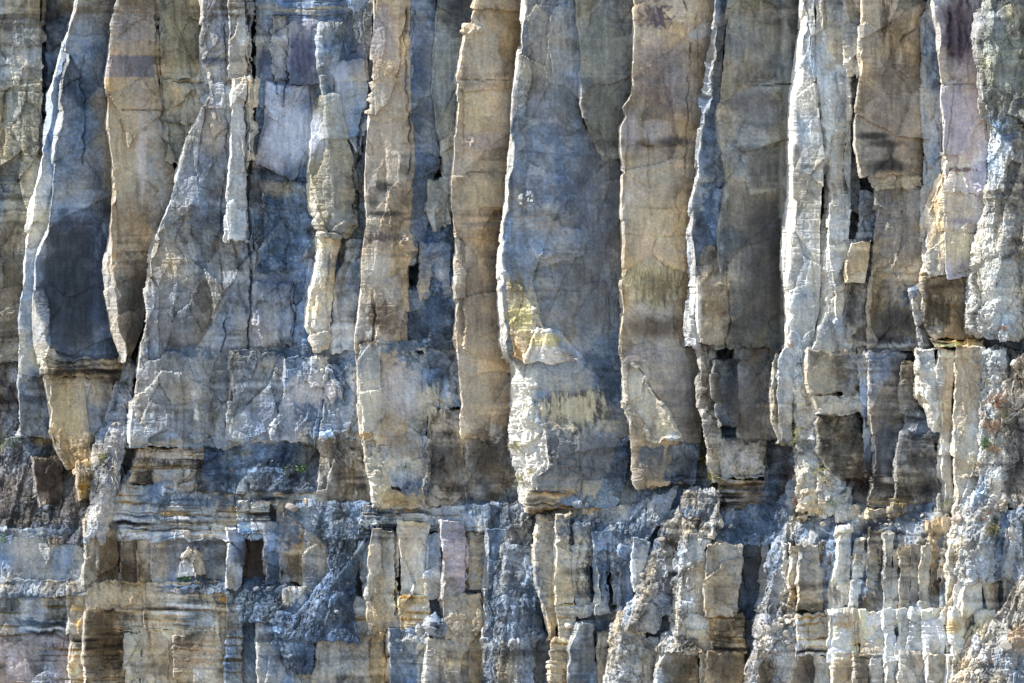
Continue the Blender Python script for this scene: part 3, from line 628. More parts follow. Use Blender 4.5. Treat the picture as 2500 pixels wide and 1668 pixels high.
def box(y0, y1, x0, x1, f, dxl=0, dxr=0, **kw):
    """a plain upright block"""
    kw.setdefault('kind', 'plain'); kw.setdefault('bl', (5, 20))
    y0 -= 7; y1 += 3
    return block('%g:%g %g:%g' % (y0, x0, y1, x0 + dxl), '%g:%g %g:%g' % (y0, x1, y1, x1 + dxr), f=f, **kw)

# ---- upper tier, left to right
p = pillar('drab grey brown wall at the far left edge, upper part', '-100:-60 900:-60', '-100:104 210:103 330:104 420:98 560:70 700:60 880:50', f=(-60, -75), bl=(2, 20), br=(4, 40), c=('green', 'grey'), kind='plain')
p = pillar('slim pillar with a bright sunlit left edge near the left border', '-100:194 0:188 100:160 170:150 240:142 290:138 330:132 400:130 500:122 560:112 600:90 640:82 700:79 760:79 830:81 884:92',
       '-100:290 50:288 190:280 400:285 570:280 660:265 760:272 884:290', f=('-100:10 560:12 620:16 900:16', -50), bl=('-100:4 250:4 285:18 340:14 360:4 540:4 570:20 640:6 740:8 800:28 884:44', '-100:30 560:40 900:60'),
       mids=((.3, 6), (.65, 6)), br=(34, 36), c=('grey', 'blue'))
block('-100:188 0:184 20:178 80:162 130:148 190:133 230:116 290:110 350:104 410:97 460:86 520:74 560:68 640:56 700:51 830:45 920:44', '-100:196 100:166 170:156 290:142 400:134 500:126 560:118 600:96 700:86 830:88 920:104', f=('-100:-16 300:-12 920:-14', -30), bl=('-100:5 200:8 290:14 340:10 400:6 620:5 700:4 920:4', '-100:60'), parent=p, name='rock_slab', c=('blue', 'cream'), kind='smooth')
box(930, 1062, 40, 122, ('930:-10 1062:-30', -50), 2, 8, parent=p, c=('blue', 'grey'), bl=(10, 40))
block('918:112 1000:118 1050:122 1100:138 1140:158', '918:205 1000:210 1080:216 1140:222', f=('918:6 1140:-30', -20), bl=(8, 50), parent=p, c=('tan', 'tan'), kind='smooth')
block('918:200 1000:205 1080:215 1135:222', '918:276 1000:266 1060:258 1135:250', f=('918:-14 1135:-40', -45), bl=(6, 20), parent=p, c=('tan', 'blue'), kind='plain')
box(884, 922, 100, 290, (16, -42), 14, -4, parent=p, name='rock_ledge', kind='bedded', c=('tan', 'brown'), bl=(10, 40), bb=50)
p = pillar('tan pillar banded slate blue near its top, left third', '-100:290 0:287 50:274 120:264 190:257 250:261 300:257 350:264 400:271 460:271 520:269 570:264 620:254 660:249 760:267 820:274 880:294',
       '-100:386 60:386 190:392 330:404 380:412 430:424 480:420 550:404 620:374 700:354 800:344 880:312', f=(8, '-100:-35 380:-35 880:-45'), bl=('-100:3 400:3 560:4 640:18 760:34 880:16', '-100:60 560:60 640:30'), mids=((.3, 5), (.6, 9)), br=(26, 26), c=((.40, .32, .235), (.33, .285, .23)))
block('-100:380 190:386 330:398 400:412', '-100:494 90:494 190:502 240:510 400:440', f=(-58, -70), bl=(4, 20), parent=p, name='rock_slab', c=('tan', 'green'), kind='plain')
block('190:392 272:396 300:392', '190:500 272:512 300:500', f=(-48, -62), bl=(4, 18), parent=p, name='rock_slab', c=('green', 'tan'), kind='plain')
block('235:396 330:404 400:414', '235:500 330:462 400:440', f=(-92, -112), bl=(4, 18), parent=p, name='rock_slab', c=('green', 'green'), kind='smooth')
block('355:412 398:398', '355:414 405:432', f=(-40, -50), bl=(1, 10), br=(2, 10), parent=p, name='rock_slab', c=('tan', 'green'), kind='smooth')
p = pillar('broad wedge shaped pillar widening downward with a curved pale left edge', '-100:492 0:490 40:495 90:488 130:491 180:499 225:510 240:500 280:480 320:462 380:445 440:430 500:410 560:384 600:371 640:361 700:354 760:359 810:352 840:340 930:328 980:316 1040:313 1095:313',
       '-100:612 300:612 600:618 860:612 1095:590', f=('-100:-15 240:-12 560:6 800:14 1095:24', '-100:-34 600:-36 1095:-30'), bl=('-100:5 240:5 600:7 1095:6', 40), mids=((.35, 6), (.7, 0)), c=('grey', (.27, .275, .285)), kind='plain')
block('-100:556 190:555 200:552', '-100:602 150:602 200:604', f=(-6, -16), bl=(4, 16), parent=p, name='rock_slab', c=('cream', 'grey'), kind='plain', lb=50, rb=50)
block('192:564 300:562 420:556 590:552', '192:604 300:604 420:604 590:598', f=(2, -8), bl=(5, 22), parent=p, name='rock_slab', c=('cream', 'grey'), kind='smooth', lb=50, rb=50)
block('196:603 300:604 390:606', '196:620 300:621 390:618', f=(-2, -10), bl=(3, 20), br=(3, 20), parent=p, name='rock_slab', c=('cream', 'tan'), kind='smooth', lb=50, rb=50)
block('1090:330 1185:300', '1090:520 1185:520', f=(-8, -40), bl=(8, 40), parent=p, name='rock_block', c=('cream', 'brown'), kind='bedded')
p = pillar('blue grey recessed wall panel with a vertical dark joint at its left', '-100:612 40:620 200:618 420:612 600:614 860:606 1080:590', '-100:905 180:906 270:900 420:892 560:893 700:880 820:867 1000:876 1080:884', f=('-100:-50 500:-50 900:-26 1080:-20', '-100:-66 500:-60 900:-50'), bl=(5, 30), mids=((.3, -8), (.5, 4), (.75, -10)), c=('blue', 'grey'), kind='plain')
block('40:664 120:664 200:668', '40:702 100:700 200:700', f=(-38, -48), bl=(4, 16), parent=p, name='rock_slab', c=('grey', 'tan'), kind='plain', lb=40, rb=40)
block('235:766 300:756 400:752 480:748 520:756 576:772', '235:824 300:834 370:858 420:865 480:868 550:864 574:846', f=('235:-42 400:-14 576:0', -38), bl=('235:6 420:8 480:20 576:24', 36), mids=((.45, 12),), parent=p, name='rock_slab', label='large pale grey pointed flake standing off the blue wall', c=('grey', 'green'), kind='smooth', lb=50, rb=50)
block('205:652 300:640 396:618', '205:756 330:757 446:716', f=(-38, -52), bl=(3, 16), parent=p, name='rock_slab', label='pale lilac smooth panel in the middle of the blue grey wall', c=('lilac', 'blue'), kind='smooth', lb=40, rb=40)
block('60:706 140:704 210:700', '60:778 140:778 210:780', f=(-42, -54), bl=(3, 14), parent=p, name='rock_slab', c=('slate', 'grey'), kind='smooth', lb=40, rb=40)
block('60:780 140:778 240:790', '60:830 140:822 240:806', f=(-36, -52), bl=(3, 14), parent=p, name='rock_slab', c=('green', 'blue'), kind='plain', lb=40, rb=40)
block('440:632 520:640 600:640 660:620', '440:742 520:752 600:748 660:716', f=(-36, -46), bl=(4, 16), parent=p, name='rock_slab', c=('blue', 'rubble'), kind='rocky', lb=40, rb=40)
block('690:620 770:618 845:612', '690:712 770:716 845:708', f=(-24, -36), bl=(5, 18), parent=p, name='rock_slab', c=('grey', 'blue'), kind='plain', lb=40, rb=40)
block('150:812 200:812 290:824 375:862', '150:886 200:896 290:892 375:878', f=(-44, -54), bl=(6, 20), parent=p, name='rock_slab', c=('blue', 'cream'), kind='smooth', lb=40, rb=40)
block('560:774 650:772 740:748 800:738 850:770', '560:822 650:808 700:806 800:800 850:792', f=('560:-30 850:-10', -30), bl=(10, 30), parent=p, name='rock_slab', c=('cream', 'tan'), kind='smooth', lb=50, rb=50)
block('590:850 640:840 700:815 860:806', '590:878 640:880 700:874 860:866', f=(-34, -44), bl=(6, 20), parent=p, name='rock_slab', c=('cream', 'blue'), kind='plain', lb=50, rb=50)
block('868:690 960:688 1075:664', '868:790 960:785 1075:776', f=(-14, -30), bl=(6, 20), parent=p, c=('cream', 'blue'), kind='plain')
block('890:792 960:786 1075:784', '890:876 960:876 1075:884', f=(-22, -34), bl=(7, 24), parent=p, c=('cream', 'blue'), kind='rocky')
block('858:560 960:556 1075:552', '858:690 960:692 1075:668', f=(-12, -24), bl=(8, 24), parent=p, c=('blue', 'grey'), kind='plain')
p = pillar('straight tan pillar with a thin bright left edge, left of centre', '-100:911 100:907 200:904 270:901 300:897 400:892 470:889 550:893 600:887 660:881 690:880 770:872 820:866 870:866 910:870 1000:876 1060:880 1085:891',
       '-100:1000 200:1000 400:1006 600:990 690:990 850:992 1085:1000', f=(14, -10), bl=('-100:3 500:3 700:5 1085:7', 60), mids=((.35, 5), (.7, 7)), c=((.40, .32, .235), (.33, .285, .23)), kind='smooth')
block('-100:996 200:996 400:1000 640:984', '-100:1072 80:1060 220:1056 400:1058 480:1048 640:1022', f=(-10, -50), bl=(3, 10), parent=p, name='rock_slab', c=('blue', 'grey'), kind='smooth')
block('840:872 900:874 1000:880 1078:884', '840:922 1000:926 1078:924', f=(22, 14), bl=(6, 40), parent=p, name='rock_slab', c=('cream', 'tan'), kind='smooth', lb=50, rb=50)
block('860:922 1000:926 1190:922', '860:1040 1000:1044 1190:1036', f=(8, -16), bl=(4, 16), parent=p, c=('cream', 'blue'), kind='plain', label='pale scoured face below the straight tan pillar')
block('835:920 860:920', '835:1030 860:1036', f=(14, -10), bl=(4, 16), parent=p, name='rock_ledge', c=('blue', 'cream'), kind='bedded')
block('1082:890 1130:896 1180:906 1236:910', '1082:926 1130:924 1180:936 1236:942', f=(20, 6), bl=(8, 30), parent=p, c=('cream', 'tan'), kind='ragged', label='small ragged cream pedestal under the straight tan pillar')
block('1196:920 1248:916', '1196:1034 1248:1036', f=(16, -14), bl=(6, 30), parent=p, name='rock_ledge', c=('tan', 'cream'), kind='bedded')
p = pillar('short blue grey pillar hanging in the bay beside the tan pillar', '-100:1072 80:1056 160:1053 230:1050 270:1059 340:1071', '-100:1170 50:1152 100:1136 190:1120 300:1114 320:1112', f=(-40, -60), bl=(5, 40), c=('green', 'blue'))
block('318:1074 400:1076 480:1082 545:1094', '318:1114 400:1110 480:1102 545:1100', f=(-46, -60), bl=(5, 20), parent=p, name='rock_slab', c=('green', 'cream'), kind='smooth')
block('440:1044 520:1046 560:1060', '440:1084 520:1096 560:1098', f=(-34, -50), bl=(8, 20), parent=p, name='rock_slab', c=('green', 'cream'), kind='smooth')
rock('debris_slope', [pl('560:1030:-60 700:1020:-40 850:1000:-8'), pl('560:1070:-50 700:1060:-26 850:1050:0'), pl('560:1106:-60 700:1110:-40 850:1112:-30')], parent=p, kind='debris', c=('rubble', 'blue'), stuff=True, mat=RUBBLE)
box(600, 725, 1022, 1096, (-18, -34), 0, 0, parent=p, c=('blue', 'tan'), kind='plain', bl=(5, 20))
box(720, 850, 985, 1096, (-16, -34), 0, 0, parent=p, c=('blue', 'rubble'), kind='debris', bl=(5, 20))
block('850:1032 960:1038 1000:1040', '850:1120 960:1124 1000:1128', f=(-20, -34), bl=(5, 20), parent=p, c=('cream', 'blue'), kind='rocky')
block('995:1042 1100:1034 1238:1032', '995:1130 1100:1128 1238:1136', f=('995:-4 1238:4', -30), bl=(8, 30), parent=p, c=('grey', 'brown'), kind='rocky')
p = pillar('warm tan pillar with a knobbly shoulder left of the central pillar', '-100:1172 0:1166 50:1150 68:1136 100:1132 150:1124 190:1116 300:1111 400:1104 480:1099 520:1102 560:1107 640:1112 760:1108 830:1105 870:1113 930:1119 1020:1124 1065:1126',
       '-100:1276 100:1268 300:1252 480:1238 620:1222 880:1236 1000:1252 1075:1254', f=('-100:-2 900:-2 1065:-14', '-100:-62 850:-66 1065:-84'), bl=('-100:3 500:3 700:10 1065:8', 40), mids=((.35, 7), (.7, 8)), br=(22, 24), c=((.40, .32, .235), (.33, .285, .23)))
block('1060:1126 1150:1130 1238:1132', '1060:1256 1150:1262 1238:1276', f=(-30, -76), bl=(12, 20), parent=p, c=('brown', 'grey'), kind='rocky')
p = pillar('central broad blue grey pillar with a bright white left edge', '-100:1278 0:1275 50:1269 100:1266 170:1261 230:1254 300:1249 360:1244 420:1239 480:1233 540:1224 580:1219 620:1216 700:1219 800:1221 830:1219 874:1226 886:1244 900:1247 1000:1249 1090:1251 1120:1254 1180:1261 1220:1269 1246:1278',
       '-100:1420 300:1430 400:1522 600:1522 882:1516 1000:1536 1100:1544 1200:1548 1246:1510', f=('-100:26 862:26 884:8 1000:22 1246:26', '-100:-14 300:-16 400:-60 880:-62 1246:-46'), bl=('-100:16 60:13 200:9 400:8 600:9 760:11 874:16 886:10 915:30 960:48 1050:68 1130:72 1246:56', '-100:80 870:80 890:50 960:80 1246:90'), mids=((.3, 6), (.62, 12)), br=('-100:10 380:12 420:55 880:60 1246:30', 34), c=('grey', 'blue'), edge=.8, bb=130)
block('690:1234 780:1238 880:1252', '690:1256 760:1304 850:1350 880:1404', f=('690:25 880:24', '690:25 760:24 880:22'), bl=(3, 8), parent=p, name='rock_slab', label='pale yellowish wedge shaped facet halfway down the central pillar', c=('cream', 'tan'), kind='plain', lb=30, rb=40, edge=.01)
block('-100:1408 60:1405 90:1412 250:1412 300:1424 350:1444 385:1475', '-100:1548 120:1546 230:1536 300:1520 385:1522', f=('-100:12 300:6 385:-30', -56), bl=('-100:4 300:6 385:12', 24), mids=((.5, 5),), parent=p, name='rock_slab', label='olive grey rounded slab hanging on the upper right of the central pillar', c=('green', 'grey'), kind='smooth', lb=50, rb=40)
block('1198:1290 1222:1284 1250:1286', '1198:1480 1250:1486', f=(34, -28), bl=(6, 30), parent=p, name='rock_ledge', c=('tan', 'brown'), kind='bedded', bb=130)
rock('debris_slope', [pl('1090:1440:-50 1180:1380:-10 1235:1340:14'), pl('1080:1490:-50 1180:1450:-14 1235:1430:6'), pl('1070:1545:-70 1180:1530:-40 1240:1500:-20')], parent=p, kind='debris', c=('rubble', 'blue'), stuff=True, mat=RUBBLE)
p = pillar('tall straight brown grey pillar right of the central pillar', '-100:1546 100:1547 150:1544 230:1540 245:1532 262:1520 285:1526 310:1515 370:1515 400:1521 520:1515 600:1519 650:1515 760:1517 810:1513 860:1507 880:1513 940:1521 1000:1526 1015:1533 1080:1538 1130:1546 1180:1556',
       '-100:1756 80:1742 180:1730 300:1714 420:1704 540:1692 640:1690 760:1686 860:1690 1000:1710 1180:1690', f=(10, '-100:-52 800:-52 1180:-48'), bl=('-100:2.5 500:3 850:5 1180:6', 60), mids=((.35, 6), (.7, 8)), br=(26, 26), c=((.40, .32, .235), (.33, .285, .23)))
block('884:1519 1000:1525 1078:1560', '884:1540 960:1594 1030:1640 1078:1664', f=('884:2 1078:0', '884:6 960:8 1078:2'), bl=(3, 10), parent=p, name='rock_slab', label='pale diagonal sunlit facet low on the pillar right of the central one', c=('cream', 'tan'), kind='smooth', lb=30, rb=40, edge=.01)
block('1092:1556 1142:1558', '1092:1614 1142:1612', f=(6, -14), bl=(5, 20), parent=p, c=('blue', 'grey'), kind='plain', bb=40)
block('1090:1614 1180:1618', '1090:1700 1180:1690', f=(-14, -36), bl=(5, 20), parent=p, c=('blue', 'grey'), kind='rocky')
p = pillar('very thin ribbed pillar edged white, between two broad dark pillars', '-100:1754 0:1750 80:1739 110:1734 180:1724 220:1721 300:1709 350:1704 420:1699 480:1689 540:1686 570:1679 640:1684 720:1683 770:1676 800:1668 848:1672',
       '-100:1772 200:1762 400:1770 480:1772 640:1752 760:1734 848:1716', f=(12, -22), bl=('-100:4 300:5 500:8 600:20 700:26 848:24', '-100:55 600:60'), mids=((.5, -14),), c=('grey', 'blue'), kind='plain')
block('600:1714 680:1699 740:1696 840:1699', '600:1740 680:1776 740:1784 800:1782 846:1772', f=('600:-10 700:18 846:20', '600:-16 700:-2 846:0'), bl=('600:3 700:12 840:14', 40), parent=p, name='rock_slab', c=('tan', 'grey'), kind='smooth', lb=40, rb=40)
p = pillar('wide dark stained pillar left of the white sunlit column', '-100:1786 0:1779 60:1771 100:1764 200:1759 280:1751 350:1756 400:1767 480:1769 520:1759 560:1751 640:1749 700:1760 852:1740',
       '-100:1950 130:1950 260:1938 440:1930 640:1916 852:1920', f=(-2, -56), bl=('-100:5 400:9 640:5', 40), mids=((.4, 8), (.7, 8)), br=(42, 40), c=('grey', 'green'))
block('845:1706 880:1705 930:1706 980:1712 1060:1722 1180:1736', '845:1740 930:1745 980:1746 1060:1752 1180:1760', f=(2, -16), bl=(7, 40), parent=p, c=('grey', 'tan'), kind='rocky')
block('880:1738 930:1738 1000:1746 1040:1754', '880:1800 930:1797 1000:1796 1040:1794', f=(16, -4), bl=('880:6 1040:8', 40), parent=p, name='rock_slab', label='dark hanging rectangular slab with a lit left edge and flat foot', c=('grey', 'dark'), kind='plain', lb=60, bb=60)
block('845:1790 930:1796 1080:1800', '845:1926 930:1900 1080:1930', f=(-30, -70), bl=(4, 20), parent=p, c=('grey', 'brown'), kind='plain')
block('1078:1752 1172:1756', '1078:1866 1172:1864', f=(-8, -26), bl=(6, 24), parent=p, label='whitish crusted rectangular block in the shaded bay', c=('grey', 'cream'), kind='rocky')
block('1078:1866 1240:1862', '1078:1930 1240:1934', f=(-36, -60), bl=(4, 20), parent=p, c=('blue', 'dark'), kind='rocky')
block('1168:1750 1246:1744', '1168:1868 1246:1864', f=(-14, -34), bl=(6, 24), parent=p, name='rock_ledge', c=('brown', 'grey'), kind='bedded')
# sunlit right third
p = pillar('white sunlit column with a brilliant left flank, right third', '-100:1946 60:1950 130:1944 180:1937 250:1931 330:1926 420:1923 480:1921 520:1915 560:1911 620:1908 680:1908 740:1911 850:1913',
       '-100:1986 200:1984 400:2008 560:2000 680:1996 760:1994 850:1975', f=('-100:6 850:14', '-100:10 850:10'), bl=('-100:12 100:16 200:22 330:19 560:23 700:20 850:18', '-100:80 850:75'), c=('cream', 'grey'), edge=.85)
p = pillar('pale ribbed column just right of the white sunlit column', '-100:1984 120:1982 200:1980 260:1990 400:2010 520:2006 620:1994 720:1996 760:1998 800:1986 860:1970', '-100:2060 180:2066 300:2072 500:2072 620:2066 700:2070 860:2088',
       f=('-100:14 300:-4 860:16', '-100:-4 860:-10'), bl=('-100:6 200:8 300:20 500:22 620:30 860:12', '-100:30 300:60'), mids=((.4, 6), (.7, -10)), c=('cream', 'grey'), kind='plain')
block('180:2036 300:2026 420:2016 560:2010', '180:2072 300:2064 420:2052 560:2046', f=('180:-4 560:12', -12), bl=(16, 40), parent=p, name='rock_slab', c=('cream', 'grey'), kind='plain', lb=50, rb=50)
block('500:2018 600:2016 690:2030 770:2030', '500:2050 600:2062 690:2062 770:2050', f=(18, -4), bl=(12, 40), parent=p, name='rock_slab', c=('grey', 'cream'), kind='plain', lb=50, rb=50)
block('-100:2053 100:2054 180:2068', '-100:2104 100:2100 180:2098', f=(2, -16), bl=(6, 30), parent=p, name='rock_slab', c=('grey', 'cream'), kind='plain')
block('170:2060 260:2056 400:2050 520:2056', '170:2102 260:2092 400:2092 520:2098', f=(-14, -28), bl=(8, 30), parent=p, name='rock_slab', c=('dark', 'grey'), kind='rocky')
block('590:2074 620:2060 660:2058 690:2060', '590:2122 620:2118 660:2112 690:2106', f=(22, 2), bl=(7, 40), parent=p, name='rock_slab', label='pale square flake hanging beside a dark crevice', c=('cream', 'tan'), kind='smooth', bb=40)
block('688:2066 760:2060 820:2066 860:2090', '688:2120 760:2118 860:2124', f=(2, -20), bl=(9, 40), parent=p, c=('grey', 'dark'), kind='rocky')
block('470:2098 600:2090 690:2110', '470:2142 600:2136 690:2124', f=(-20, -34), bl=(8, 30), parent=p, name='rock_slab', c=('blue', 'grey'), kind='rocky')
p = pillar('brown grey hanging pillar ending in a dark stained square foot', '-100:2104 0:2102 100:2097 180:2101 230:2094 290:2084 350:2082 400:2089 430:2097', '-100:2268 60:2254 250:2250 330:2256 430:2246', f=('-100:20 430:26', -26), bl=('-100:5 250:8 430:12', 60), mids=((.35, 6), (.7, 6)), br=(30, 30), c=((.40, .32, .235), (.33, .285, .23)), bb=70)
block('425:2116 460:2140', '425:2250 458:2248', f=(4, -34), bl=(5, 30), parent=p, name='rock_ledge', c=('tan', 'cream'), kind='plain', bb=50)
block('455:2138 560:2134 680:2117 760:2115 862:2120', '455:2248 600:2254 700:2254 862:2250', f=(-8, -40), bl=(5, 40), mids=((.5, 4),), parent=p, label='recessed grey column under the brown hanging pillar', c=('grey', 'tan'), kind='plain')
block('705:2218 760:2224 810:2244 852:2244', '705:2258 760:2254 852:2270', f=(4, -20), bl=(6, 30), parent=p, name='rock_slab', c=('grey', 'cream'), kind='plain')
p = pillar('bluish white narrow column beside the purple topped pillar', '-100:2266 20:2262 60:2250 250:2250 330:2256 430:2250 640:2250', '-100:2272 40:2278 160:2292 300:2298 430:2296 640:2270', f=(-26, -14), bl=(8, 20), br=(3, 20), c=('cream', 'blue'), kind='plain')
block('425:2292 470:2274 520:2264 560:2260 672:2254', '425:2302 470:2302 600:2306 672:2312', f=(8, 14), bl=('425:4 470:8 672:10', 40), parent=p, name='rock_slab', c=('tan', 'cream'), kind='plain')
p = pillar('pillar with a dark purple top and pinkish cream banded lower face', '-100:2266 0:2268 40:2276 100:2285 160:2291 210:2296 300:2298 400:2299 570:2300 680:2312', '-100:2400 100:2392 260:2396 340:2412 440:2408 540:2396 680:2368', f=(18, -8), bl=('-100:22 200:5 680:5', '-100:80 680:40'), mids=((.3, -6), (.6, 2)), c=('pink', 'cream'))
block('208:2326 260:2318 320:2312 380:2302 470:2300', '208:2394 330:2410 470:2404', f=('208:10 470:22', -4), bl=('208:16 300:10 470:4', 40), parent=p, name='rock_slab', c=('pink', 'cream'), kind='smooth', lb=40, rb=40)
block('670:2252 760:2254 800:2254 832:2272', '670:2370 760:2360 832:2376', f=(12, -16), bl=(6, 50), parent=p, label='brown streaked overhanging foot of the cream banded pillar', c=('tan', 'brown'), kind='plain', bb=50)
block('828:2264 852:2284', '828:2396 852:2396', f=(18, -10), bl=(6, 40), parent=p, name='rock_ledge', c=('tan', 'ochre'), kind='bedded', bb=60)
p = pillar('rounded grey buttress at the top right corner', '-100:2398 60:2389 100:2384 200:2386 260:2389 300:2402 312:2412', '-100:2560 312:2560', f=(34, 40), bl=('-100:7 312:16', 60), br=(2, 20), mids=((.3, 8),), c=('green', 'blue'), kind='rocky', bb=50)
block('305:2412 340:2408 400:2404 500:2400 540:2388 580:2382 660:2366 710:2357 780:2351 810:2364 828:2390', '305:2560 828:2560', f=('305:10 600:24 828:22', 50), bl=('305:6 600:20 828:22', 60), br=(2, 20), mids=((.3, 10), (.55, -14)), parent=p, label='rough streaky buttress bulging below the top right corner', c=('grey', 'cream'), kind='ragged', bb=60)
# middle tier, right
M = PAL
block('862:1892 900:1882 960:1879 1030:1880 1060:1894 1082:1906', '862:1904 960:1900 1060:1902 1082:1912', f=(20, 6), bl=(7, 40), name='rock_slab', c=('grey', 'tan'), kind='plain', bb=40)
block('850:1910 880:1896 960:1898 1000:1902 1084:1896', '850:1940 960:1930 1084:1934', f=(26, 10), bl=('850:6 1084:10', 45), name='rock_slab', c=('cream', 'grey'), kind='plain', bb=40, label='pale hanging slab with a flat foot left of the grassy ledge')
block('845:1916 900:1930 1000:1934 1246:1946', '845:1976 900:1972 1000:1986 1140:1994 1246:2000', f=('845:10 1246:24', 4), bl=(10, 50), c=('cream', 'grey'), kind='ragged', label='ragged pale column overgrown with dry grass')
p = block('858:1970 920:1964 966:1970', '858:2086 920:2082 966:2090', f=(34, -8), bl=('858:6 966:14', 45), c=('tan', 'grey'), kind='plain', label='brown blotched block at the head of a three block stack')
block('964:1970 1016:1988', '964:2090 1010:2098', f=(28, -8), bl=(12, 45), c=('tan', 'cream'), kind='plain', label='dark and cream middle block of the three block stack')
block('1010:1984 1050:1988 1100:1992 1140:2004 1164:2040', '1010:2100 1100:2104 1164:2124', f=(20, -14), bl=(12, 45), c=('tan', 'dark'), kind='rocky', bb=70, label='lowest narrowing block of the three block stack')
block('862:2084 920:2092 1000:2100 1160:2110', '862:2122 1000:2128 1160:2130', f=(-4, -14), bl=(8, 30), c=('cream', 'blue'), kind='plain')
block('858:2116 900:2118 1060:2126 1166:2126', '858:2212 900:2202 1060:2202 1166:2186', f=(16, -26), bl=('858:6 1060:8', 40), mids=((.4, 6),), c=('tan', 'blue'), kind='plain', label='smooth brown column beside the square lit flake')
block('880:2204 940:2196 990:2202', '880:2234 940:2232 990:2228', f=(2, -8), bl=(6, 30), c=('grey', 'tan'), kind='plain')
block('852:2236 890:2230 960:2224 1000:2250 1060:2284', '852:2282 890:2280 960:2290 1060:2298', f=('852:14 960:24 1060:4', 6), bl=('852:8 960:26', 40), name='rock_slab', label='white lit shield shaped flake', c=('white', 'cream'), kind='plain', lb=60)
block('848:2282 900:2278 1000:2290 1150:2294 1240:2300', '848:2330 900:2328 1000:2322 1150:2322 1240:2330', f=(12, 0), bl=(10, 45), c=('cream', 'tan'), kind='plain')
block('845:2330 900:2326 960:2324 1020:2320 1100:2318 1240:2326', '845:2400 960:2396 1100:2400 1240:2386', f=(30, 8), bl=('845:6 1100:12', 45), mids=((.5, 5),), c=('cream', 'tan'), kind='plain', label='tall cream column left of the dry shrubs')
block('990:2204 1040:2206 1066:2200', '990:2270 1040:2290 1066:2278', f=(0, -16), bl=(8, 30), c=('blue', 'grey'), kind='rocky')
block('1062:2198 1100:2186 1160:2184 1244:2180', '1062:2270 1100:2276 1160:2282 1244:2288', f=(18, -10), bl=('1062:6 1244:10', 45), c=('grey', 'dark'), kind='rocky', label='rounded dark boulder shaped mass wedged between two columns')
block('1160:2040 1246:2024', '1160:2120 1246:2126', f=(-30, -44), bl=(6, 20), c=('brown', 'dark'), kind='ragged')
block('1150:1994 1246:1996', '1150:2050 1246:2056', f=(20, -10), bl=(8, 40), c=('cream', 'brown'), kind='ragged')
block('1162:2122 1240:2116', '1162:2186 1240:2190', f=(14, -18), bl=(7, 40), c=('tan', 'blue'), kind='bedded')
rock('debris_slope', [pl('860:2384:0 960:2392:10 1100:2396:30 1250:2370:46'), pl('860:2410:16 960:2424:24 1100:2430:44 1250:2410:64'), pl('850:2450:14 960:2466:26 1100:2470:36 1250:2460:50')], parent=CL, kind='ragged', c=('rubtan', 'cream'), stuff=True, mat=RUBBLE)
block('860:2476 920:2462 1000:2452 1100:2440 1238:2440', '860:2560 1238:2560', f=(40, 60), bl=(10, 60), br=(2, 10), c=('grey', 'brown'), kind='rocky', label='dark brown wall at the right border, middle height')
block('1195:2372 1246:2360', '1195:2450 1246:2456', f=(52, 40), bl=(14, 40), c=('cream', 'blue'), kind='ragged')
block('1200:1956 1250:1944', '1200:2010 1250:2014', f=(30, 6), bl=(10, 45), c=('cream', 'tan'), kind='ragged', name='rock_ledge', bb=60)
block('1205:2010 1250:2008', '1205:2066 1250:2070', f=(22, 2), bl=(10, 40), c=('cream', 'tan'), kind='ragged', name='rock_ledge', bb=60)
block('1205:2284 1246:2288', '1205:2386 1246:2380', f=(12, -6), bl=(10, 40), c=('grey', 'cream'), kind='bedded', name='rock_ledge')

# ---- left and middle of the thin bedded band under the pillars
rock('debris_slope', [pl('860:-60:-90 1000:-60:-80 1330:-60:-20'), pl('860:20:-90 1000:24:-80 1330:40:-16'), pl('860:60:-90 1060:110:-76 1330:130:-10'), pl('1060:240:-70 1330:250:-6')], parent=CL, kind='ragged', c=('rubble', 'brown'), stuff=True, mat=RUBBLE)
block('1118:78 1200:80 1236:90', '1118:150 1200:150 1236:152', f=(-26, -40), bl=(6, 20), c=('grey', 'brown'), kind='ragged')
block('1130:186 1180:184 1224:192', '1130:232 1180:234 1224:236', f=(10, -6), bl=(6, 40), c=('tan', 'ochre'), kind='bedded', label='small ochre banded block beside the lit debris ridge')
rock('debris_ridge', [pl('900:292:-60 1000:262:-40 1080:232:-20 1180:226:6 1330:204:20'), pl('880:312:-50 1000:296:-24 1080:270:2 1180:256:30 1300:234:44'), pl('900:330:-50 1000:316:-30 1080:310:-10 1180:290:10 1330:250:20')], parent=CL, kind='ragged', c=('rubtan', 'rubble'), stuff=True, mat=RUBBLE)
block('1150:306 1188:296', '1150:352 1188:350', f=(-14, -24), bl=(6, 20), c=('blue', 'grey'), kind='rocky')
block('1148:332 1185:330', '1148:370 1188:372', f=(-2, -10), bl=(5, 20), c=('brown', 'dark'), kind='rocky', label='dark squarish nodule set in the thin beds')
block('1180:290 1320:240', '1180:640 1320:640', f=('1180:-14 1320:2', '1180:-30 1320:-12'), bl=(10, 40), mids=((.5, 4),), c=('cream', 'blue'), kind='bedded', label='thin bedded band under the wedge shaped pillar')
rock('debris_slope', [pl('1070:510:-44 1200:480:-10'), pl('1050:590:-40 1200:600:0'), pl('1060:680:-44 1200:700:0'), pl('1090:780:-50 1200:790:-20')], parent=CL, kind='debris', c=('rubble', 'blue'), stuff=True, mat=RUBBLE)
block('1070:776 1240:770', '1070:892 1240:908', f=(-18, -36), bl=(6, 20), c=('grey', 'brown'), kind='rocky')
block('1190:600 1240:600', '1190:780 1240:780', f=(-6, -20), bl=(6, 20), c=('blue', 'cream'), kind='bedded')
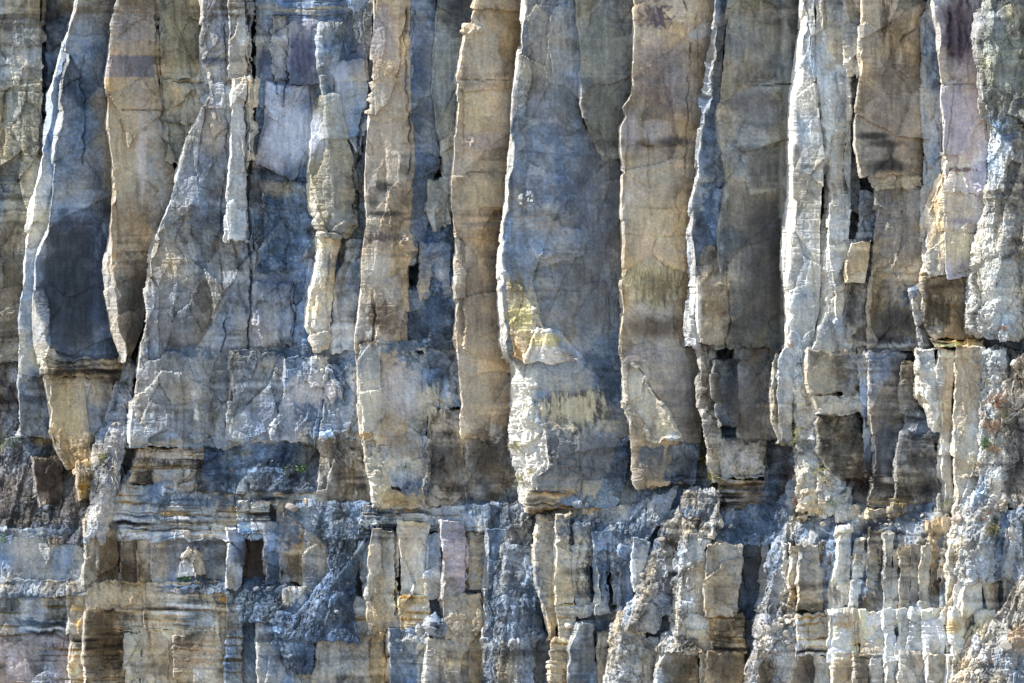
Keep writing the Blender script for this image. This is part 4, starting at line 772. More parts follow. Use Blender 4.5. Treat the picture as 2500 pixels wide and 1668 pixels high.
# ---- lower tier, left
box(1300, 1424, -50, 205, (-2, -18), 0, 0, label='pale smooth bench wall at the lower left', c=('cream', 'blue'), bl=(4, 20), mids=((.3, 4), (.6, -3)))
box(1278, 1432, 204, 236, ('1278:18 1432:26', 0), 0, -2, c=('tan', 'grey'), bl=(4, 30))
box(1300, 1430, 234, 290, (14, -8), 2, 0, c=('brown', 'grey'), bl=(4, 26))
box(1312, 1430, 288, 332, (4, -8), 3, 0, c=('brown', 'grey'), bl=(3, 18))
box(1312, 1430, 330, 368, (2, -8), 2, 0, c=('tan', 'grey'), bl=(3, 14))
box(1312, 1432, 366, 404, (2, -12), 2, 0, c=('grey', 'tan'), bl=(3, 16))
box(1300, 1432, 404, 436, (-12, -16), 0, 0, c=('grey', 'blue'), bl=(3, 14))
box(1300, 1432, 436, 556, (-14, -26), 0, 0, c=('blue', 'grey'), bl=(3, 14))
block('1338:462 1370:440 1405:432', '1338:468 1370:490 1405:500', f=(4, -4), bl=(4, 18), br=(4, 18), name='rock_slab', label='pair of upright triangular flakes leaning on the bench', c=('cream', 'tan'), kind='plain')
block('1288:552 1340:556 1438:548', '1288:590 1340:594 1438:578', f=(16, 0), bl=(6, 40), name='rock_slab', label='upright pale slab standing at the left of the square niche', c=('cream', 'blue'), kind='plain')
box(1300, 1412, 586, 646, (-30, -34), 0, 0, name='rock_niche', label='back wall of the deep square niche', c=('brown', 'dark'), kind='smooth')
box(1228, 1302, 575, 655, (12, 4), 0, 0, c=('blue', 'cream'), kind='bedded', bl=(4, 16))
box(1285, 1430, 644, 684, (4, -14), 2, -6, c=('blue', 'tan'), kind='plain', bl=(5, 30))
rock('debris_slope', [pl('1405:575:-50 1430:575:0 1520:590:26'), pl('1405:640:-40 1430:650:4 1520:660:30'), pl('1400:700:-40 1430:720:-6 1520:740:20')], parent=CL, kind='debris', c=('rubble', 'blue'), stuff=True, mat=RUBBLE)
box(1240, 1420, 676, 742, (-6, -20), 0, 0, c=('tan', 'blue'), kind='rocky', bl=(5, 24))
box(1250, 1432, 738, 880, (-10, -34), 0, -10, c=('blue', 'grey'), kind='plain', bl=(5, 24))
box(1424, 1548, -50, 164, (6, -6), 0, 0, c=('cream', 'blue'), kind='bedded', bl=(4, 20))
box(1424, 1548, 160, 212, (22, 14), 0, 0, c=('cream', 'tan'), kind='bedded', bl=(4, 30))
box(1426, 1540, 208, 352, ('1426:22 1540:18', -2), 0, 0, c=('cream', 'tan'), kind='bedded', bl=(4, 40))
box(1428, 1540, 348, 560, (8, -10), 0, 0, c=('cream', 'tan'), kind='bedded', bl=(4, 20))
box(1545, 1720, -50, 172, (2, -10), 0, 0, c=('grey', 'pink'), kind='bedded', bl=(4, 20), label='striped grey block in the bottom left corner')
box(1545, 1720, 168, 212, (8, 4), 0, -4, c=('tan', 'cream'), kind='bedded', bl=(4, 20))
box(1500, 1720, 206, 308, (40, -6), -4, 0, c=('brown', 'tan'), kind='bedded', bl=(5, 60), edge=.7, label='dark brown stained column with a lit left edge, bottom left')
block('1545:302 1580:300 1720:306', '1545:352 1600:340 1720:336', f=(6, -4), bl=(6, 26), c=('cream', 'tan'), kind='plain')
box(1538, 1720, 344, 424, (4, -10), -6, 0, c=('cream', 'tan'), kind='plain', bl=(5, 24))
box(1538, 1720, 420, 556, (6, -12), 0, 0, c=('tan', 'cream'), kind='bedded', bl=(4, 20))
box(1430, 1720, 552, 584, (0, -8), -4, 0, c=('cream', 'blue'), kind='bedded', bl=(3, 12), edge=.01)
box(1450, 1720, 580, 628, (-16, -30), 0, 0, c=('blue', 'dark'), kind='plain')
box(1480, 1720, 624, 712, (14, -10), 2, 0, c=('grey', 'blue'), kind='plain', bl=(6, 36))
box(1450, 1580, 690, 770, (10, -8), 6, 0, c=('cream', 'blue'), kind='rocky', bl=(6, 30))
box(1570, 1720, 706, 770, (2, -10), 0, 0, c=('cream', 'blue'), kind='rocky', bl=(6, 30))
rock('debris_slope', [pl('1240:900:-14 1330:866:-4 1430:780:10 1560:680:34'), pl('1245:940:-18 1340:880:10 1430:810:28 1560:730:52'), pl('1320:886:-20 1400:872:-2 1480:860:14 1570:880:34')], parent=CL, kind='debris', c=('rubble', 'blue'), stuff=True, mat=RUBBLE)
rock('debris_slope', [pl('1510:640:20 1620:690:10'), pl('1500:690:36 1640:720:24'), pl('1510:760:30 1640:762:10')], parent=CL, kind='debris', c=('rubble', 'blue'), stuff=True, mat=RUBBLE)
rock('debris_slope', [pl('1240:690:-12 1330:800:4 1420:806:12'), pl('1232:790:-6 1330:830:14 1420:830:20'), pl('1226:905:-10 1330:866:8 1420:852:14')], parent=CL, kind='debris', c=('rubble', 'blue'), stuff=True, mat=RUBBLE)
rock('debris_slope', [pl('1425:-40:-10 1450:-40:14'), pl('1420:90:-8 1455:90:16'), pl('1425:215:-8 1450:215:24')], parent=CL, kind='debris', c=('rubble', 'cream'), stuff=True, mat=RUBBLE)
rock('debris_slope', [pl('1425:400:-14 1446:400:14'), pl('1420:500:-12 1448:500:16'), pl('1425:560:-14 1446:560:14')], parent=CL, kind='debris', c=('rubble', 'blue'), stuff=True, mat=RUBBLE)
rock('debris_slope', [pl('1540:960:-4 1570:960:26'), pl('1500:1000:-4 1562:990:20'), pl('1530:1040:-4 1570:1040:20')], parent=CL, kind='debris', c=('rubble', 'cream'), stuff=True, mat=RUBBLE)
# ---- lower tier, middle
block('1270:874 1360:870 1455:890', '1270:924 1360:912 1455:900', f=(0, -6), bl=(6, 30), c=('cream', 'blue'), kind='plain')
block('1295:904 1380:898 1456:890', '1295:970 1456:968', f=(16, -2), bl=(5, 30), c=('cream', 'tan'), kind='plain', label='pale column left of the long black joint')
block('1270:972 1456:974', '1270:1050 1380:1042 1456:1040', f=(8, -6), bl=(4, 24), mids=((.35, -4), (.6, 4)), c=('cream', 'tan'), kind='plain', label='pale column right of the long black joint')
block('1300:1044 1456:1034', '1300:1076 1456:1072', f=(2, -12), bl=(8, 24), c=('cream', 'blue'), kind='plain')
block('1272:1072 1380:1076 1470:1068', '1272:1128 1340:1142 1400:1138 1470:1124', f=(22, -4), bl=(6, 34), c=('grey', 'pink'), kind='plain', label='broad pinkish grey column near the lower centre')
box(1265, 1442, 1128, 1188, (-14, -26), 0, 0, c=('grey', 'tan'), kind='plain')
box(1240, 1300, 880, 1190, (-4, -16), 0, 0, c=('cream', 'blue'), kind='bedded', bl=(6, 30))
box(1300, 1480, 1184, 1234, (2, -12), -4, 4, c=('cream', 'blue'), kind='plain', bl=(8, 34))
box(1440, 1580, 1176, 1228, (14, -6), 0, 0, c=('cream', 'blue'), kind='rocky', bl=(6, 34))
box(1452, 1550, 892, 970, (14, 4), 2, 0, c=('tan', 'cream'), kind='bedded', bl=(5, 24))
box(1456, 1552, 972, 1044, (10, 0), 0, 0, c=('cream', 'ochre'), kind='bedded', bl=(5, 24))
block('1455:1076 1560:1084', '1455:1182 1560:1186', f=(14, -6), bl=(6, 24), c=('tan', 'grey'), kind='plain')
block('1455:840 1550:860', '1455:900 1550:930', f=(4, 0), bl=(6, 24), c=('cream', 'grey'), kind='bedded')
block('1548:782 1600:772 1650:762 1720:756', '1548:940 1720:944', f=(20, -2), bl=(6, 40), c=('tan', 'grey'), kind='plain', label='wide flat grey tan block at the bottom, left of centre')
box(1546, 1720, 944, 1020, (20, 4), 4, 0, c=('grey', 'blue'), kind='plain', bl=(7, 34))
box(1540, 1720, 1014, 1040, (6, -4), 0, 0, c=('cream', 'blue'), kind='rocky')
block('1560:1036 1620:1034 1720:1036', '1560:1120 1600:1140 1720:1144', f=(26, 0), bl=(6, 36), c=('grey', 'tan'), kind='plain', label='dark smooth sided block at the bottom centre')
box(1556, 1720, 1140, 1188, (6, -8), 0, 0, c=('grey', 'tan'), kind='plain')
box(1570, 1720, 1182, 1232, (22, 0), 0, 0, c=('cream', 'blue'), kind='rocky', bl=(7, 40))
lump(1062, 1530, 22, 30, 22)
block('1505:1042 1560:1038', '1505:1084 1565:1078', f=(20, 8), bl=(8, 24), br=(8, 24), c=('rubble', 'grey'), kind='ragged', label='rounded rubbly knob above the smooth sided block')
rock('debris_slope', [pl('1232:1170:-30 1360:1190:-10 1480:1190:10 1700:1180:20'), pl('1225:1230:-26 1360:1226:0 1480:1226:24 1700:1226:40'), pl('1240:1300:-30 1360:1300:-6 1480:1310:16 1700:1300:30')], parent=CL, kind='ragged', c=('grey', 'rubble'), stuff=True, mat=RUBBLE)
block('1330:1222 1460:1226 1560:1240', '1330:1306 1460:1318 1560:1330', f=(18, -8), bl=(6, 34), c=('blue', 'grey'), kind='rocky')
block('1262:1310 1340:1300 1420:1304 1480:1318 1560:1338', '1262:1352 1340:1350 1480:1350 1560:1356', f=(30, 14), bl=('1262:7 1420:12 1560:8', 45), c=('grey', 'tan'), kind='plain', label='leaning dark column with a lit left edge below the overhang')
block('1250:1352 1340:1350 1400:1345 1480:1348', '1250:1394 1340:1392 1480:1398', f=(40, 22), bl=('1250:6 1400:8', 50), c=('cream', 'tan'), kind='plain', label='warm cream column below the central overhang')
block('1470:1352 1560:1360', '1470:1404 1560:1398', f=(34, 18), bl=(6, 40), c=('cream', 'white'), kind='bedded')
block('1280:1390 1400:1396 1500:1402', '1280:1442 1400:1440 1500:1448', f=(20, 2), bl=(7, 34), c=('cream', 'blue'), kind='rocky')
block('1300:1444 1400:1448 1500:1450', '1300:1488 1400:1486 1500:1486', f=(26, 8), bl=(7, 34), c=('cream', 'blue'), kind='plain')
block('1300:1488 1480:1490', '1300:1530 1480:1524', f=(0, -10), bl=(6, 30), c=('cream', 'blue'), kind='plain')
block('1330:1510 1500:1502', '1330:1550 1500:1548', f=(18, 2), bl=(7, 34), c=('cream', 'blue'), kind='plain')
block('1320:1546 1440:1540', '1320:1582 1440:1570', f=(24, 6), bl=(7, 34), c=('cream', 'blue'), kind='plain')
rock('debris_slope', [pl('1240:1330:-30 1290:1330:-10 1340:1360:0'), pl('1240:1450:-24 1300:1440:0 1380:1440:6'), pl('1236:1560:-24 1300:1540:0 1400:1500:10'), pl('1190:1650:-30 1260:1620:-10 1360:1560:4')], parent=CL, kind='debris', c=('rubble', 'cream'), stuff=True, mat=RUBBLE)
block('1560:1346 1600:1342 1720:1342', '1560:1392 1720:1386', f=(40, 26), bl=(6, 40), c=('cream', 'tan'), kind='bedded', label='narrow banded cream column at the bottom, right of centre')
block('1520:1404 1580:1388 1720:1384', '1520:1448 1580:1452 1720:1456', f=(46, 22), bl=('1520:20 1580:8', 40), c=('grey', 'blue'), kind='plain')
block('1540:1452 1720:1452', '1540:1486 1720:1484', f=(20, 8), bl=(6, 30), c=('tan', 'cream'), kind='plain')
rock('debris_ridge', [pl('1470:1540:8 1530:1490:26 1620:1482:40 1720:1480:46'), pl('1470:1560:20 1530:1520:50 1620:1510:60 1720:1500:66'), pl('1480:1590:10 1540:1580:30 1620:1560:40 1720:1560:46')], parent=CL, kind='debris', c=('rubtan', 'cream'), stuff=True, mat=RUBBLE)
block('1560:1516 1610:1508 1720:1510', '1560:1604 1720:1600', f=(60, 24), bl=('1560:8 1720:6', 40), c=('grey', 'tan'), kind='rocky')
rock('debris_ridge', [pl('1200:1670:-4 1280:1664:10 1340:1648:20 1420:1642:26 1560:1640:40'), pl('1190:1700:6 1280:1690:34 1340:1672:46 1420:1664:50 1560:1654:62'), pl('1195:1760:0 1280:1760:24 1340:1720:30 1420:1700:34 1560:1690:40')], parent=CL, kind='ragged', c=('rubtan', 'cream'), stuff=True, mat=RUBBLE)
rock('debris_ridge', [pl('1250:1640:-14 1340:1590:6 1440:1556:20 1540:1502:34'), pl('1250:1660:-6 1340:1612:26 1440:1580:44 1540:1530:60'), pl('1250:1690:-14 1340:1650:10 1440:1640:24 1540:1600:36')], parent=CL, kind='ragged', c=('rubble', 'rubtan'), stuff=True, mat=RUBBLE)
block('1360:1612 1500:1598', '1360:1650 1500:1646', f=(34, 20), bl=(8, 40), c=('grey', 'cream'), kind='rocky')
block('1340:1668 1500:1664', '1340:1722 1500:1720', f=(44, 26), bl=(7, 40), c=('cream', 'tan'), kind='plain')
block('1326:1722 1420:1719 1505:1718', '1326:1806 1420:1800 1505:1796', f=(58, 26), bl=(6, 45), c=('tan', 'grey'), kind='plain', label='flat fronted brownish column with a crisp lit left edge')
box(1310, 1520, 1800, 1850, (-14, -22), 0, 0, c=('blue', 'dark'), kind='plain')
block('1500:1656 1600:1650', '1500:1730 1600:1740', f=(54, 34), bl=(8, 40), c=('white', 'grey'), kind='plain')
block('1498:1724 1600:1738', '1498:1810 1600:1820', f=(50, 20), bl=(7, 40), c=('tan', 'brown'), kind='bedded')
block('1588:1610 1620:1602 1720:1598', '1588:1702 1720:1704', f=(66, 34), bl=('1588:14 1640:6', 45), c=('brown', 'grey'), kind='plain', label='dark brown block on the bottom edge, right of centre')
block('1590:1704 1720:1706', '1590:1726 1720:1722', f=(50, 40), bl=(4, 20), c=('tan', 'cream'), kind='plain')
block('1590:1722 1620:1716 1720:1712', '1590:1812 1720:1816', f=(64, 30), bl=(6, 45), c=('brown', 'tan'), kind='plain')
rock('debris_ridge', [pl('1555:1620:40 1590:1600:60'), pl('1548:1660:44 1592:1640:76'), pl('1555:1700:40 1595:1712:60')], parent=CL, kind='debris', c=('rubtan', 'cream'), stuff=True, mat=RUBBLE)
rock('debris_slope', [pl('1240:1740:-24 1330:1740:0'), pl('1240:1830:-30 1330:1830:-20'), pl('1240:1946:-30 1330:1930:-16')], parent=CL, kind='debris', c=('rubble', 'blue'), stuff=True, mat=RUBBLE)
box(1300, 1560, 1840, 1900, (-24, -40), 0, 0, c=('blue', 'grey'), kind='rocky')
box(1520, 1720, 1810, 1850, (-10, -20), 0, 0, c=('grey', 'dark'), kind='plain')
# ---- lower tier, right (sunlit)
rock('debris_ridge', [pl('1315:1900:0 1380:1866:20 1460:1852:34 1560:1836:50 1660:1816:60 1720:1810:62'), pl('1310:1918:14 1380:1892:48 1460:1876:60 1560:1858:80 1660:1834:90 1720:1826:92'), pl('1318:1940:6 1380:1930:26 1460:1940:40 1560:1950:60 1610:1950:60 1720:1900:60')], parent=CL, kind='ragged', c=('rubtan', 'rubble'), stuff=True, mat=RUBBLE)
block('1590:1846 1640:1842 1720:1840', '1590:1902 1720:1900', f=(90, 60), bl=(7, 45), c=('brown', 'tan'), kind='plain', label='brown square column on the bottom edge beside the debris cone')
block('1590:1918 1720:1912', '1590:1986 1720:1984', f=(52, 30), bl=(6, 40), c=('brown', 'grey'), kind='plain')
block('1325:1906 1380:1908 1480:1904', '1325:1920 1480:1926', f=(40, 26), bl=(8, 40), c=('cream', 'grey'), kind='ragged')
block('1330:1922 1390:1922 1490:1920', '1330:1946 1490:1942', f=(52, 34), bl=(8, 40), c=('cream', 'tan'), kind='rocky')
block('1330:1948 1420:1944 1492:1944', '1330:1994 1492:2002', f=(72, 46), bl=(5, 45), c=('tan', 'grey'), kind='plain', label='square cut tan pillar at the left of the lower sunlit row')
box(1320, 1500, 1994, 2034, (32, 24), 0, 0, c=('grey', 'brown'), kind='rocky')
cols = [('1290:2042 1380:2036 1440:2020 1500:2018', '1290:2076 1440:2072 1500:2072', (56, 36), 16, 'leaning pale column, first of the lower sunlit row', ('white', 'tan')),
        ('1310:2084 1380:2074 1440:2074 1500:2072', '1310:2114 1500:2110', (54, 30), 10, 'pale column capped with dry grass in the lower sunlit row', ('cream', 'white')),
        ('1290:2114 1400:2112 1500:2110', '1290:2152 1500:2150', (46, 30), 6, None, ('tan', 'cream')),
        ('1300:2152 1400:2148 1500:2152', '1300:2184 1500:2174', (58, 40), 8, None, ('cream', 'grey')),
        ('1340:2182 1480:2168 1500:2172', '1340:2194 1500:2192', (48, 36), 6, None, ('cream', 'grey')),
        ('1330:2192 1400:2192 1500:2194', '1330:2222 1500:2218', (60, 44), 8, None, ('cream', 'tan')),
        ('1330:2220 1500:2218', '1330:2244 1500:2240', (50, 36), 5, None, ('tan', 'grey')),
        ('1330:2244 1420:2238 1505:2244', '1330:2270 1505:2268', (52, 38), 9, None, ('cream', 'grey')),
        ('1280:2262 1400:2266 1508:2266', '1280:2314 1400:2312 1508:2306', (40, 20), 6, 'broad brown mottled column in the lower sunlit row', ('tan', 'brown')),
        ('1300:2318 1400:2308 1508:2304', '1300:2348 1400:2344 1508:2328', (66, 52), 14, None, ('cream', 'tan')),
        ('1400:2346 1440:2330 1512:2328', '1400:2352 1512:2350', (70, 62), 5, None, ('cream', 'pink')),
        ('1340:2378 1400:2356 1460:2344 1508:2342', '1340:2392 1400:2398 1508:2402', (88, 66), 8, 'big smooth pale tapering slab in the lower sunlit row', ('cream', 'grey')),
        ('1320:2378 1400:2392 1460:2400 1515:2412', '1320:2440 1400:2436 1515:2438', (56, 50), 12, None, ('brown', 'cream')),
        ('1290:2448 1400:2440 1480:2444', '1290:2482 1340:2484 1400:2480 1480:2476', (72, 56), 12, 'upright pale slab near the right border of the lower row', ('cream', 'grey'))]
for L, R, f, b, lab, c in cols:
    f = tuple(50 + (q - 52) * .6 for q in f); b = b * .7
    o = block(L, R, f=f, bl=(b, 34), br=(3, 14), ends=8, label=lab, c=c, kind='plain', lb=60, rb=60)
    if lab is None: o.name = 'rock_column'
block('1500:1942 1600:1932', '1500:2016 1600:2020', f=(72, 52), bl=(9, 40), c=('white', 'cream'), kind='bedded')
for x0, x1, fl in ((2016, 2078, 66), (2076, 2096, 60), (2096, 2158, 62), (2154, 2186, 70), (2186, 2216, 66), (2214, 2252, 66), (2250, 2300, 70), (2298, 2318, 56), (2316, 2350, 74), (2350, 2378, 50), (2376, 2424, 70)):
    box(1496, 1608, x0, x1, (fl, fl - 12), random.Random(x0).uniform(-3, 5), random.Random(x1).uniform(-3, 5), c=('white', 'tan') if x0 % 3 else ('cream', 'white'), kind='plain', bl=(8, 36))
for x0, x1, fl, cc in ((1984, 2028, 64, ('cream', 'tan')), (2024, 2080, 74, ('tan', 'cream')), (2078, 2118, 80, ('grey', 'tan')), (2116, 2160, 70, ('cream', 'grey')), (2156, 2196, 84, ('white', 'cream')), (2194, 2258, 76, ('cream', 'tan')), (2256, 2306, 88, ('white', 'tan')), (2304, 2360, 82, ('white', 'cream'))):
    box(1604, 1720, x0, x1, (fl, fl - 16), random.Random(x0).uniform(-8, 3), random.Random(x1).uniform(-5, 4), c=cc, kind='plain', bl=(9, 40))
rock('debris_slope', [pl('1245:1930:-30 1330:1940:20'), pl('1245:2080:-26 1340:2090:26'), pl('1245:2200:-24 1350:2220:30'), pl('1245:2300:-10 1345:2310:40')], parent=CL, kind='debris', c=('cream', 'rubble'), stuff=True, mat=RUBBLE)
rock('debris_ridge', [pl('1225:2330:10 1330:2318:52 1420:2340:56'), pl('1215:2400:40 1330:2360:84 1420:2370:84'), pl('1240:2450:44 1330:2420:70 1420:2400:76')], parent=CL, kind='debris', c=('rubtan', 'cream'), stuff=True, mat=RUBBLE)
block('1245:2420 1330:2410 1420:2420', '1245:2560 1420:2560', f=(50, 70), bl=(8, 30), c=('blue', 'grey'), kind='rocky')
rock('debris_ridge', [pl('1400:2480:40 1460:2456:70 1540:2424:90 1640:2400:104 1720:2380:110'), pl('1390:2520:60 1460:2500:100 1540:2470:116 1640:2440:126 1720:2430:130'), pl('1390:2580:60 1460:2580:100 1720:2580:130')], parent=CL, kind='ragged', c=('grey', 'rubtan'), stuff=True, mat=RUBBLE)
rock('debris_ridge', [pl('1560:2350:60 1640:2330:86 1720:2310:100'), pl('1500:2392:60 1600:2384:90 1720:2370:110'), pl('1500:2424:60 1600:2420:90 1720:2420:112')], parent=CL, kind='ragged', c=('white', 'rubtan'), stuff=True, mat=RUBBLE)
for x0, x1 in ((1944, 1966), (1970, 1990), (1996, 2020), (2038, 2064), (2068, 2092), (2114, 2166), (2170, 2186), (2188, 2222), (2420, 2442), (2446, 2468)):
    r = random.Random(x0 + 3)
    y = 1248 + r.uniform(-2, 5)
    box(y, y + r.uniform(12, 20), x0, x1, (r.uniform(6, 22), r.uniform(0, 10)), c=('cream', 'tan'), kind='rocky', bl=(4, 16), tb=20, bb=20, lb=30, rb=30, name='rock_fragment')
print('TRIANGLES', TRI[0], 'pieces', NPIECE[0])
# ------------------------------------------------------------------ plants and loose stones, set on the rock by casting a ray
import bmesh
bpy.context.view_layer.update()
_dg = bpy.context.evaluated_depsgraph_get()
def surf(px, py):
    o = Vector((0, -D, ZC))
    x, y, z = to_world(px, py, 0)
    d = (Vector((x, y, z)) - o).normalized()
    hit, loc, nor, *_ = scene.ray_cast(_dg, o, d)
    return (loc, nor) if hit else (Vector((x, y, z)), Vector((0, -1, 0)))
M_STRAW = leaf_material('dry_straw', (.30, .24, .12), (.47, .41, .25))
M_RUST = leaf_material('rust_brown_dry_leaf', (.17, .075, .035), (.34, .19, .09))
M_YEL = leaf_material('yellow_green_leaf', (.21, .19, .06), (.38, .34, .12))
M_GREEN = leaf_material('fresh_green_leaf', (.045, .10, .03), (.11, .20, .06))
M_STEM = leaf_material('woody_stem', (.13, .10, .07), (.22, .18, .13))
M_PALE = leaf_material('bleached_root', (.38, .33, .25), (.58, .53, .44))
def ribbon(V, F, p, d, L, w, droop, rnd, segs=4):
    d = d.normalized(); side = d.cross(Vector((rnd.uniform(-1, 1), rnd.uniform(-1, 1), rnd.uniform(-1, 1)))).normalized()
    q = p.copy(); prev = None
    for i in range(segs + 1):
        t = i / segs; ww = w * (1 - t * .9)
        n = len(V)
        V.append(tuple(q - side * ww)); V.append(tuple(q + side * ww))
        if prev is not None: F.append((prev, prev + 1, n + 1, n))
        prev = n
        d = (d + Vector((0, 0, -droop / segs)) + Vector((rnd.uniform(-1, 1), rnd.uniform(-1, 1), rnd.uniform(-1, 1))) * .12).normalized()
        q = q + d * (L / segs)
    return q
def mesh_obj(name, V, F, mat, parent=None):
    me = bpy.data.meshes.new(name); me.from_pydata(V, [], F); me.materials.append(mat); me.update()
    o = bpy.data.objects.new(name, me); scene.collection.objects.link(o)
    if parent: o.parent = parent
    return o
def tagged(o, label, cat, group=None):
    o['label'] = label; o['category'] = cat
    if group: o['group'] = group
    return o
def grass(px, py, r, label, mat=None, n=70, up=.35, droop=1.3, spread=(1.0, 1.0), group='grass tufts on the cliff', w=1.0, cat='grass'):
    rnd = random.Random(int(px * 7 + py)); loc, nor = surf(px, py)
    base = tagged(bpy.data.objects.new('grass_tuft', None), label, cat, group); scene.collection.objects.link(base); base.location = loc
    V, F = [], []
    R = r * K
    for i in range(n):
        p = Vector((rnd.gauss(0, .33) * R * spread[0], rnd.uniform(-.05, .1) * R, rnd.gauss(0, .33) * R * spread[1]))
        # sit on the face around the clump
        l2, _ = surf(px + p.x / K, py - p.z / K)
        q = l2 - loc
        if q.length > 2.2 * R + .1: q = p
        d = Vector((rnd.uniform(-.9, .9), -rnd.uniform(.3, 1.1), up + rnd.uniform(-.3, .7)))
        ribbon(V, F, q, d, R * rnd.uniform(.45, 1.1), .008 * w * rnd.uniform(.7, 1.4), droop * rnd.uniform(.6, 1.3), rnd)
    mesh_obj('blades', V, F, mat or M_STRAW, base)['kind'] = 'stuff'
    return base
def shrub(px, py, r, label, mat, n=16, leaves=26, leaf=.016, up=.4, droop=.7, group='shrubs on the cliff', cat='shrub', name='dry_shrub', stem_mat=None, tall=1.0):
    rnd = random.Random(int(px * 3 + py * 5)); loc, nor = surf(px, py)
    base = tagged(bpy.data.objects.new(name, None), label, cat, group); scene.collection.objects.link(base); base.location = loc
    V, F, V2, F2 = [], [], [], []
    R = r * K
    for i in range(n):
        d = Vector((rnd.uniform(-1, 1), -rnd.uniform(.2, 1.0), (up + rnd.uniform(-.8, .9)) * tall)).normalized()
        p = Vector((rnd.gauss(0, .2) * R, 0, rnd.gauss(0, .2) * R)); L = R * rnd.uniform(.5, 1.1)
        s0 = len(V)
        ribbon(V, F, p, d, L, .006, droop, rnd, 5)
        mid = [(Vector(V[k]) + Vector(V[k + 1])) / 2 for k in range(s0, len(V) - 1, 2)]
        for j in range(leaves):
            t = rnd.uniform(.8, len(mid) - 1.01); a = int(t); c = mid[a].lerp(mid[a + 1], t - a) + Vector((rnd.gauss(0, 1), rnd.gauss(0, 1), rnd.gauss(0, 1))) * leaf * 1.3
            u = Vector((rnd.uniform(-1, 1), rnd.uniform(-1, 1), rnd.uniform(-1, 1))).normalized(); w = u.orthogonal().normalized()
            s = leaf * rnd.uniform(.6, 1.5); k = len(V2)
            V2 += [tuple(c - u * s), tuple(c + w * s * .5), tuple(c + u * s), tuple(c - w * s * .5)]; F2.append((k, k + 1, k + 2, k + 3))
    mesh_obj('stems', V, F, stem_mat or M_STEM, base); mesh_obj('leaves', V2, F2, mat, base)['kind'] = 'stuff'
    return base
grass(1258, 1092, 20, 'small yellow grass tuft high on the lit left flank of the central pillar', M_YEL)
grass(1272, 1172, 24, 'yellow grass hanging halfway down the lit flank of the central pillar', M_YEL, 80)
grass(1296, 1150, 14, 'tiny green tuft on the lit flank of the central pillar', M_YEL, 40)
grass(1718, 1085, 17, 'upper straw tuft on the ragged slope below the ribbed pillar', M_YEL, 70, spread=(.7, 1.6))
grass(1716, 1122, 20, 'middle straw tuft on the ragged slope below the ribbed pillar', M_YEL, 90, spread=(.9, 1.4))
grass(1736, 1165, 22, 'lower straw tuft on the ragged slope below the ribbed pillar', M_YEL, 90)
grass(1752, 1112, 14, 'short dry tuft beside the whitish crusted block', M_STRAW, 50, spread=(.6, 1.5))
grass(1758, 1172, 18, 'straw tuft at the lower left corner of the whitish crusted block', M_YEL, 80, spread=(.6, 1.6))
grass(1940, 1062, 24, 'yellow green grass high on the ragged pale column', M_YEL, 110, spread=(.6, 1.8))
shrub(1938, 1150, 34, 'rust coloured dry growth hanging down the ragged pale column', M_RUST, 24, 26, .013, up=-.2, droop=1.6, tall=1.3)
shrub(1944, 1215, 26, 'reddish dry strands at the foot of the ragged pale column', M_RUST, 16, 22, .012, up=-.3, droop=1.6)
shrub(1996, 1150, 26, 'yellowing bush on the lip left of the stacked blocks', M_YEL, 18, 30, .014, droop=1.0)
grass(2010, 1168, 22, 'pale straw hanging under the yellowing bush', M_STRAW, 80, up=-.1)
shrub(1928, 842, 18, 'small reddish dry bush on the ledge under the white column', M_RUST, 14, 16, .012)
shrub(2452, 800, 26, 'reddish dry plant hanging below the streaky right buttress', M_RUST, 16, 22, .013, up=-.2, droop=1.4)
shrub(2434, 985, 36, 'round rust red dry bush, largest on the right hand slope', M_RUST, 34, 46, .016, up=.4, droop=.5)
shrub(2416, 1040, 32, 'brown dry bush directly below the round rust red bush', M_RUST, 26, 34, .015, droop=.8)
shrub(2424, 1100, 30, 'straggly brown bush at the bottom of the right hand slope growth', M_RUST, 20, 24, .014, droop=1.0)
grass(2404, 1084, 24, 'fresh green grass clump among the brown bushes on the right', M_GREEN, 90, w=1.3)
grass(2452, 1010, 20, 'yellow leafed strand beside the round rust red bush', M_YEL, 60, spread=(.6, 1.8))
grass(2408, 930, 18, 'thin dry grass at the top of the right hand slope', M_STRAW, 50, spread=(.7, 1.6))
grass(2380, 1130, 26, 'wispy dry grass reaching left over the tall cream column', M_STRAW, 60)
shrub(2394, 1262, 30, 'red brown dry twigs on the lit rubble under the right overhang', M_RUST, 16, 20, .013)
grass(2420, 1290, 24, 'yellow dry grass on the lit rubble near the right border', M_YEL, 70)
shrub(2408, 1612, 24, 'orange dry tufts on the lit rubble at the bottom right', M_RUST, 14, 18, .012)
shrub(2308, 1226, 12, 'small bright green sprig under the right hand overhang', M_GREEN, 8, 10, .016, name='green_plant', cat='plant', group='green plants on the cliff')
grass(2030, 1226, 13, 'mossy green tuft on the ledge under the stacked blocks', M_GREEN, 50)
grass(2092, 1362, 18, 'pale dry tuft capping a column in the lower sunlit row', M_STRAW, 80)
shrub(735, 1146, 20, 'broad leaved green plant on the blue rubble left of centre', M_GREEN, 12, 9, .034, name='green_plant', cat='plant', group='green plants on the cliff')
shrub(448, 1414, 15, 'small clover like green plant on the lower left bench', M_GREEN, 9, 7, .038, name='green_plant', cat='plant', group='green plants on the cliff')
shrub(8, 1318, 13, 'green sprig at the left border', M_GREEN, 8, 8, .026, name='green_plant', cat='plant', group='green plants on the cliff')
grass(700, 1150, 16, 'thin grass beside the broad leaved green plant', M_GREEN, 26, up=.8)
grass(985, 1142, 22, 'sparse thin grass on the rubble under the straight tan pillar', M_GREEN, 26, up=.8)
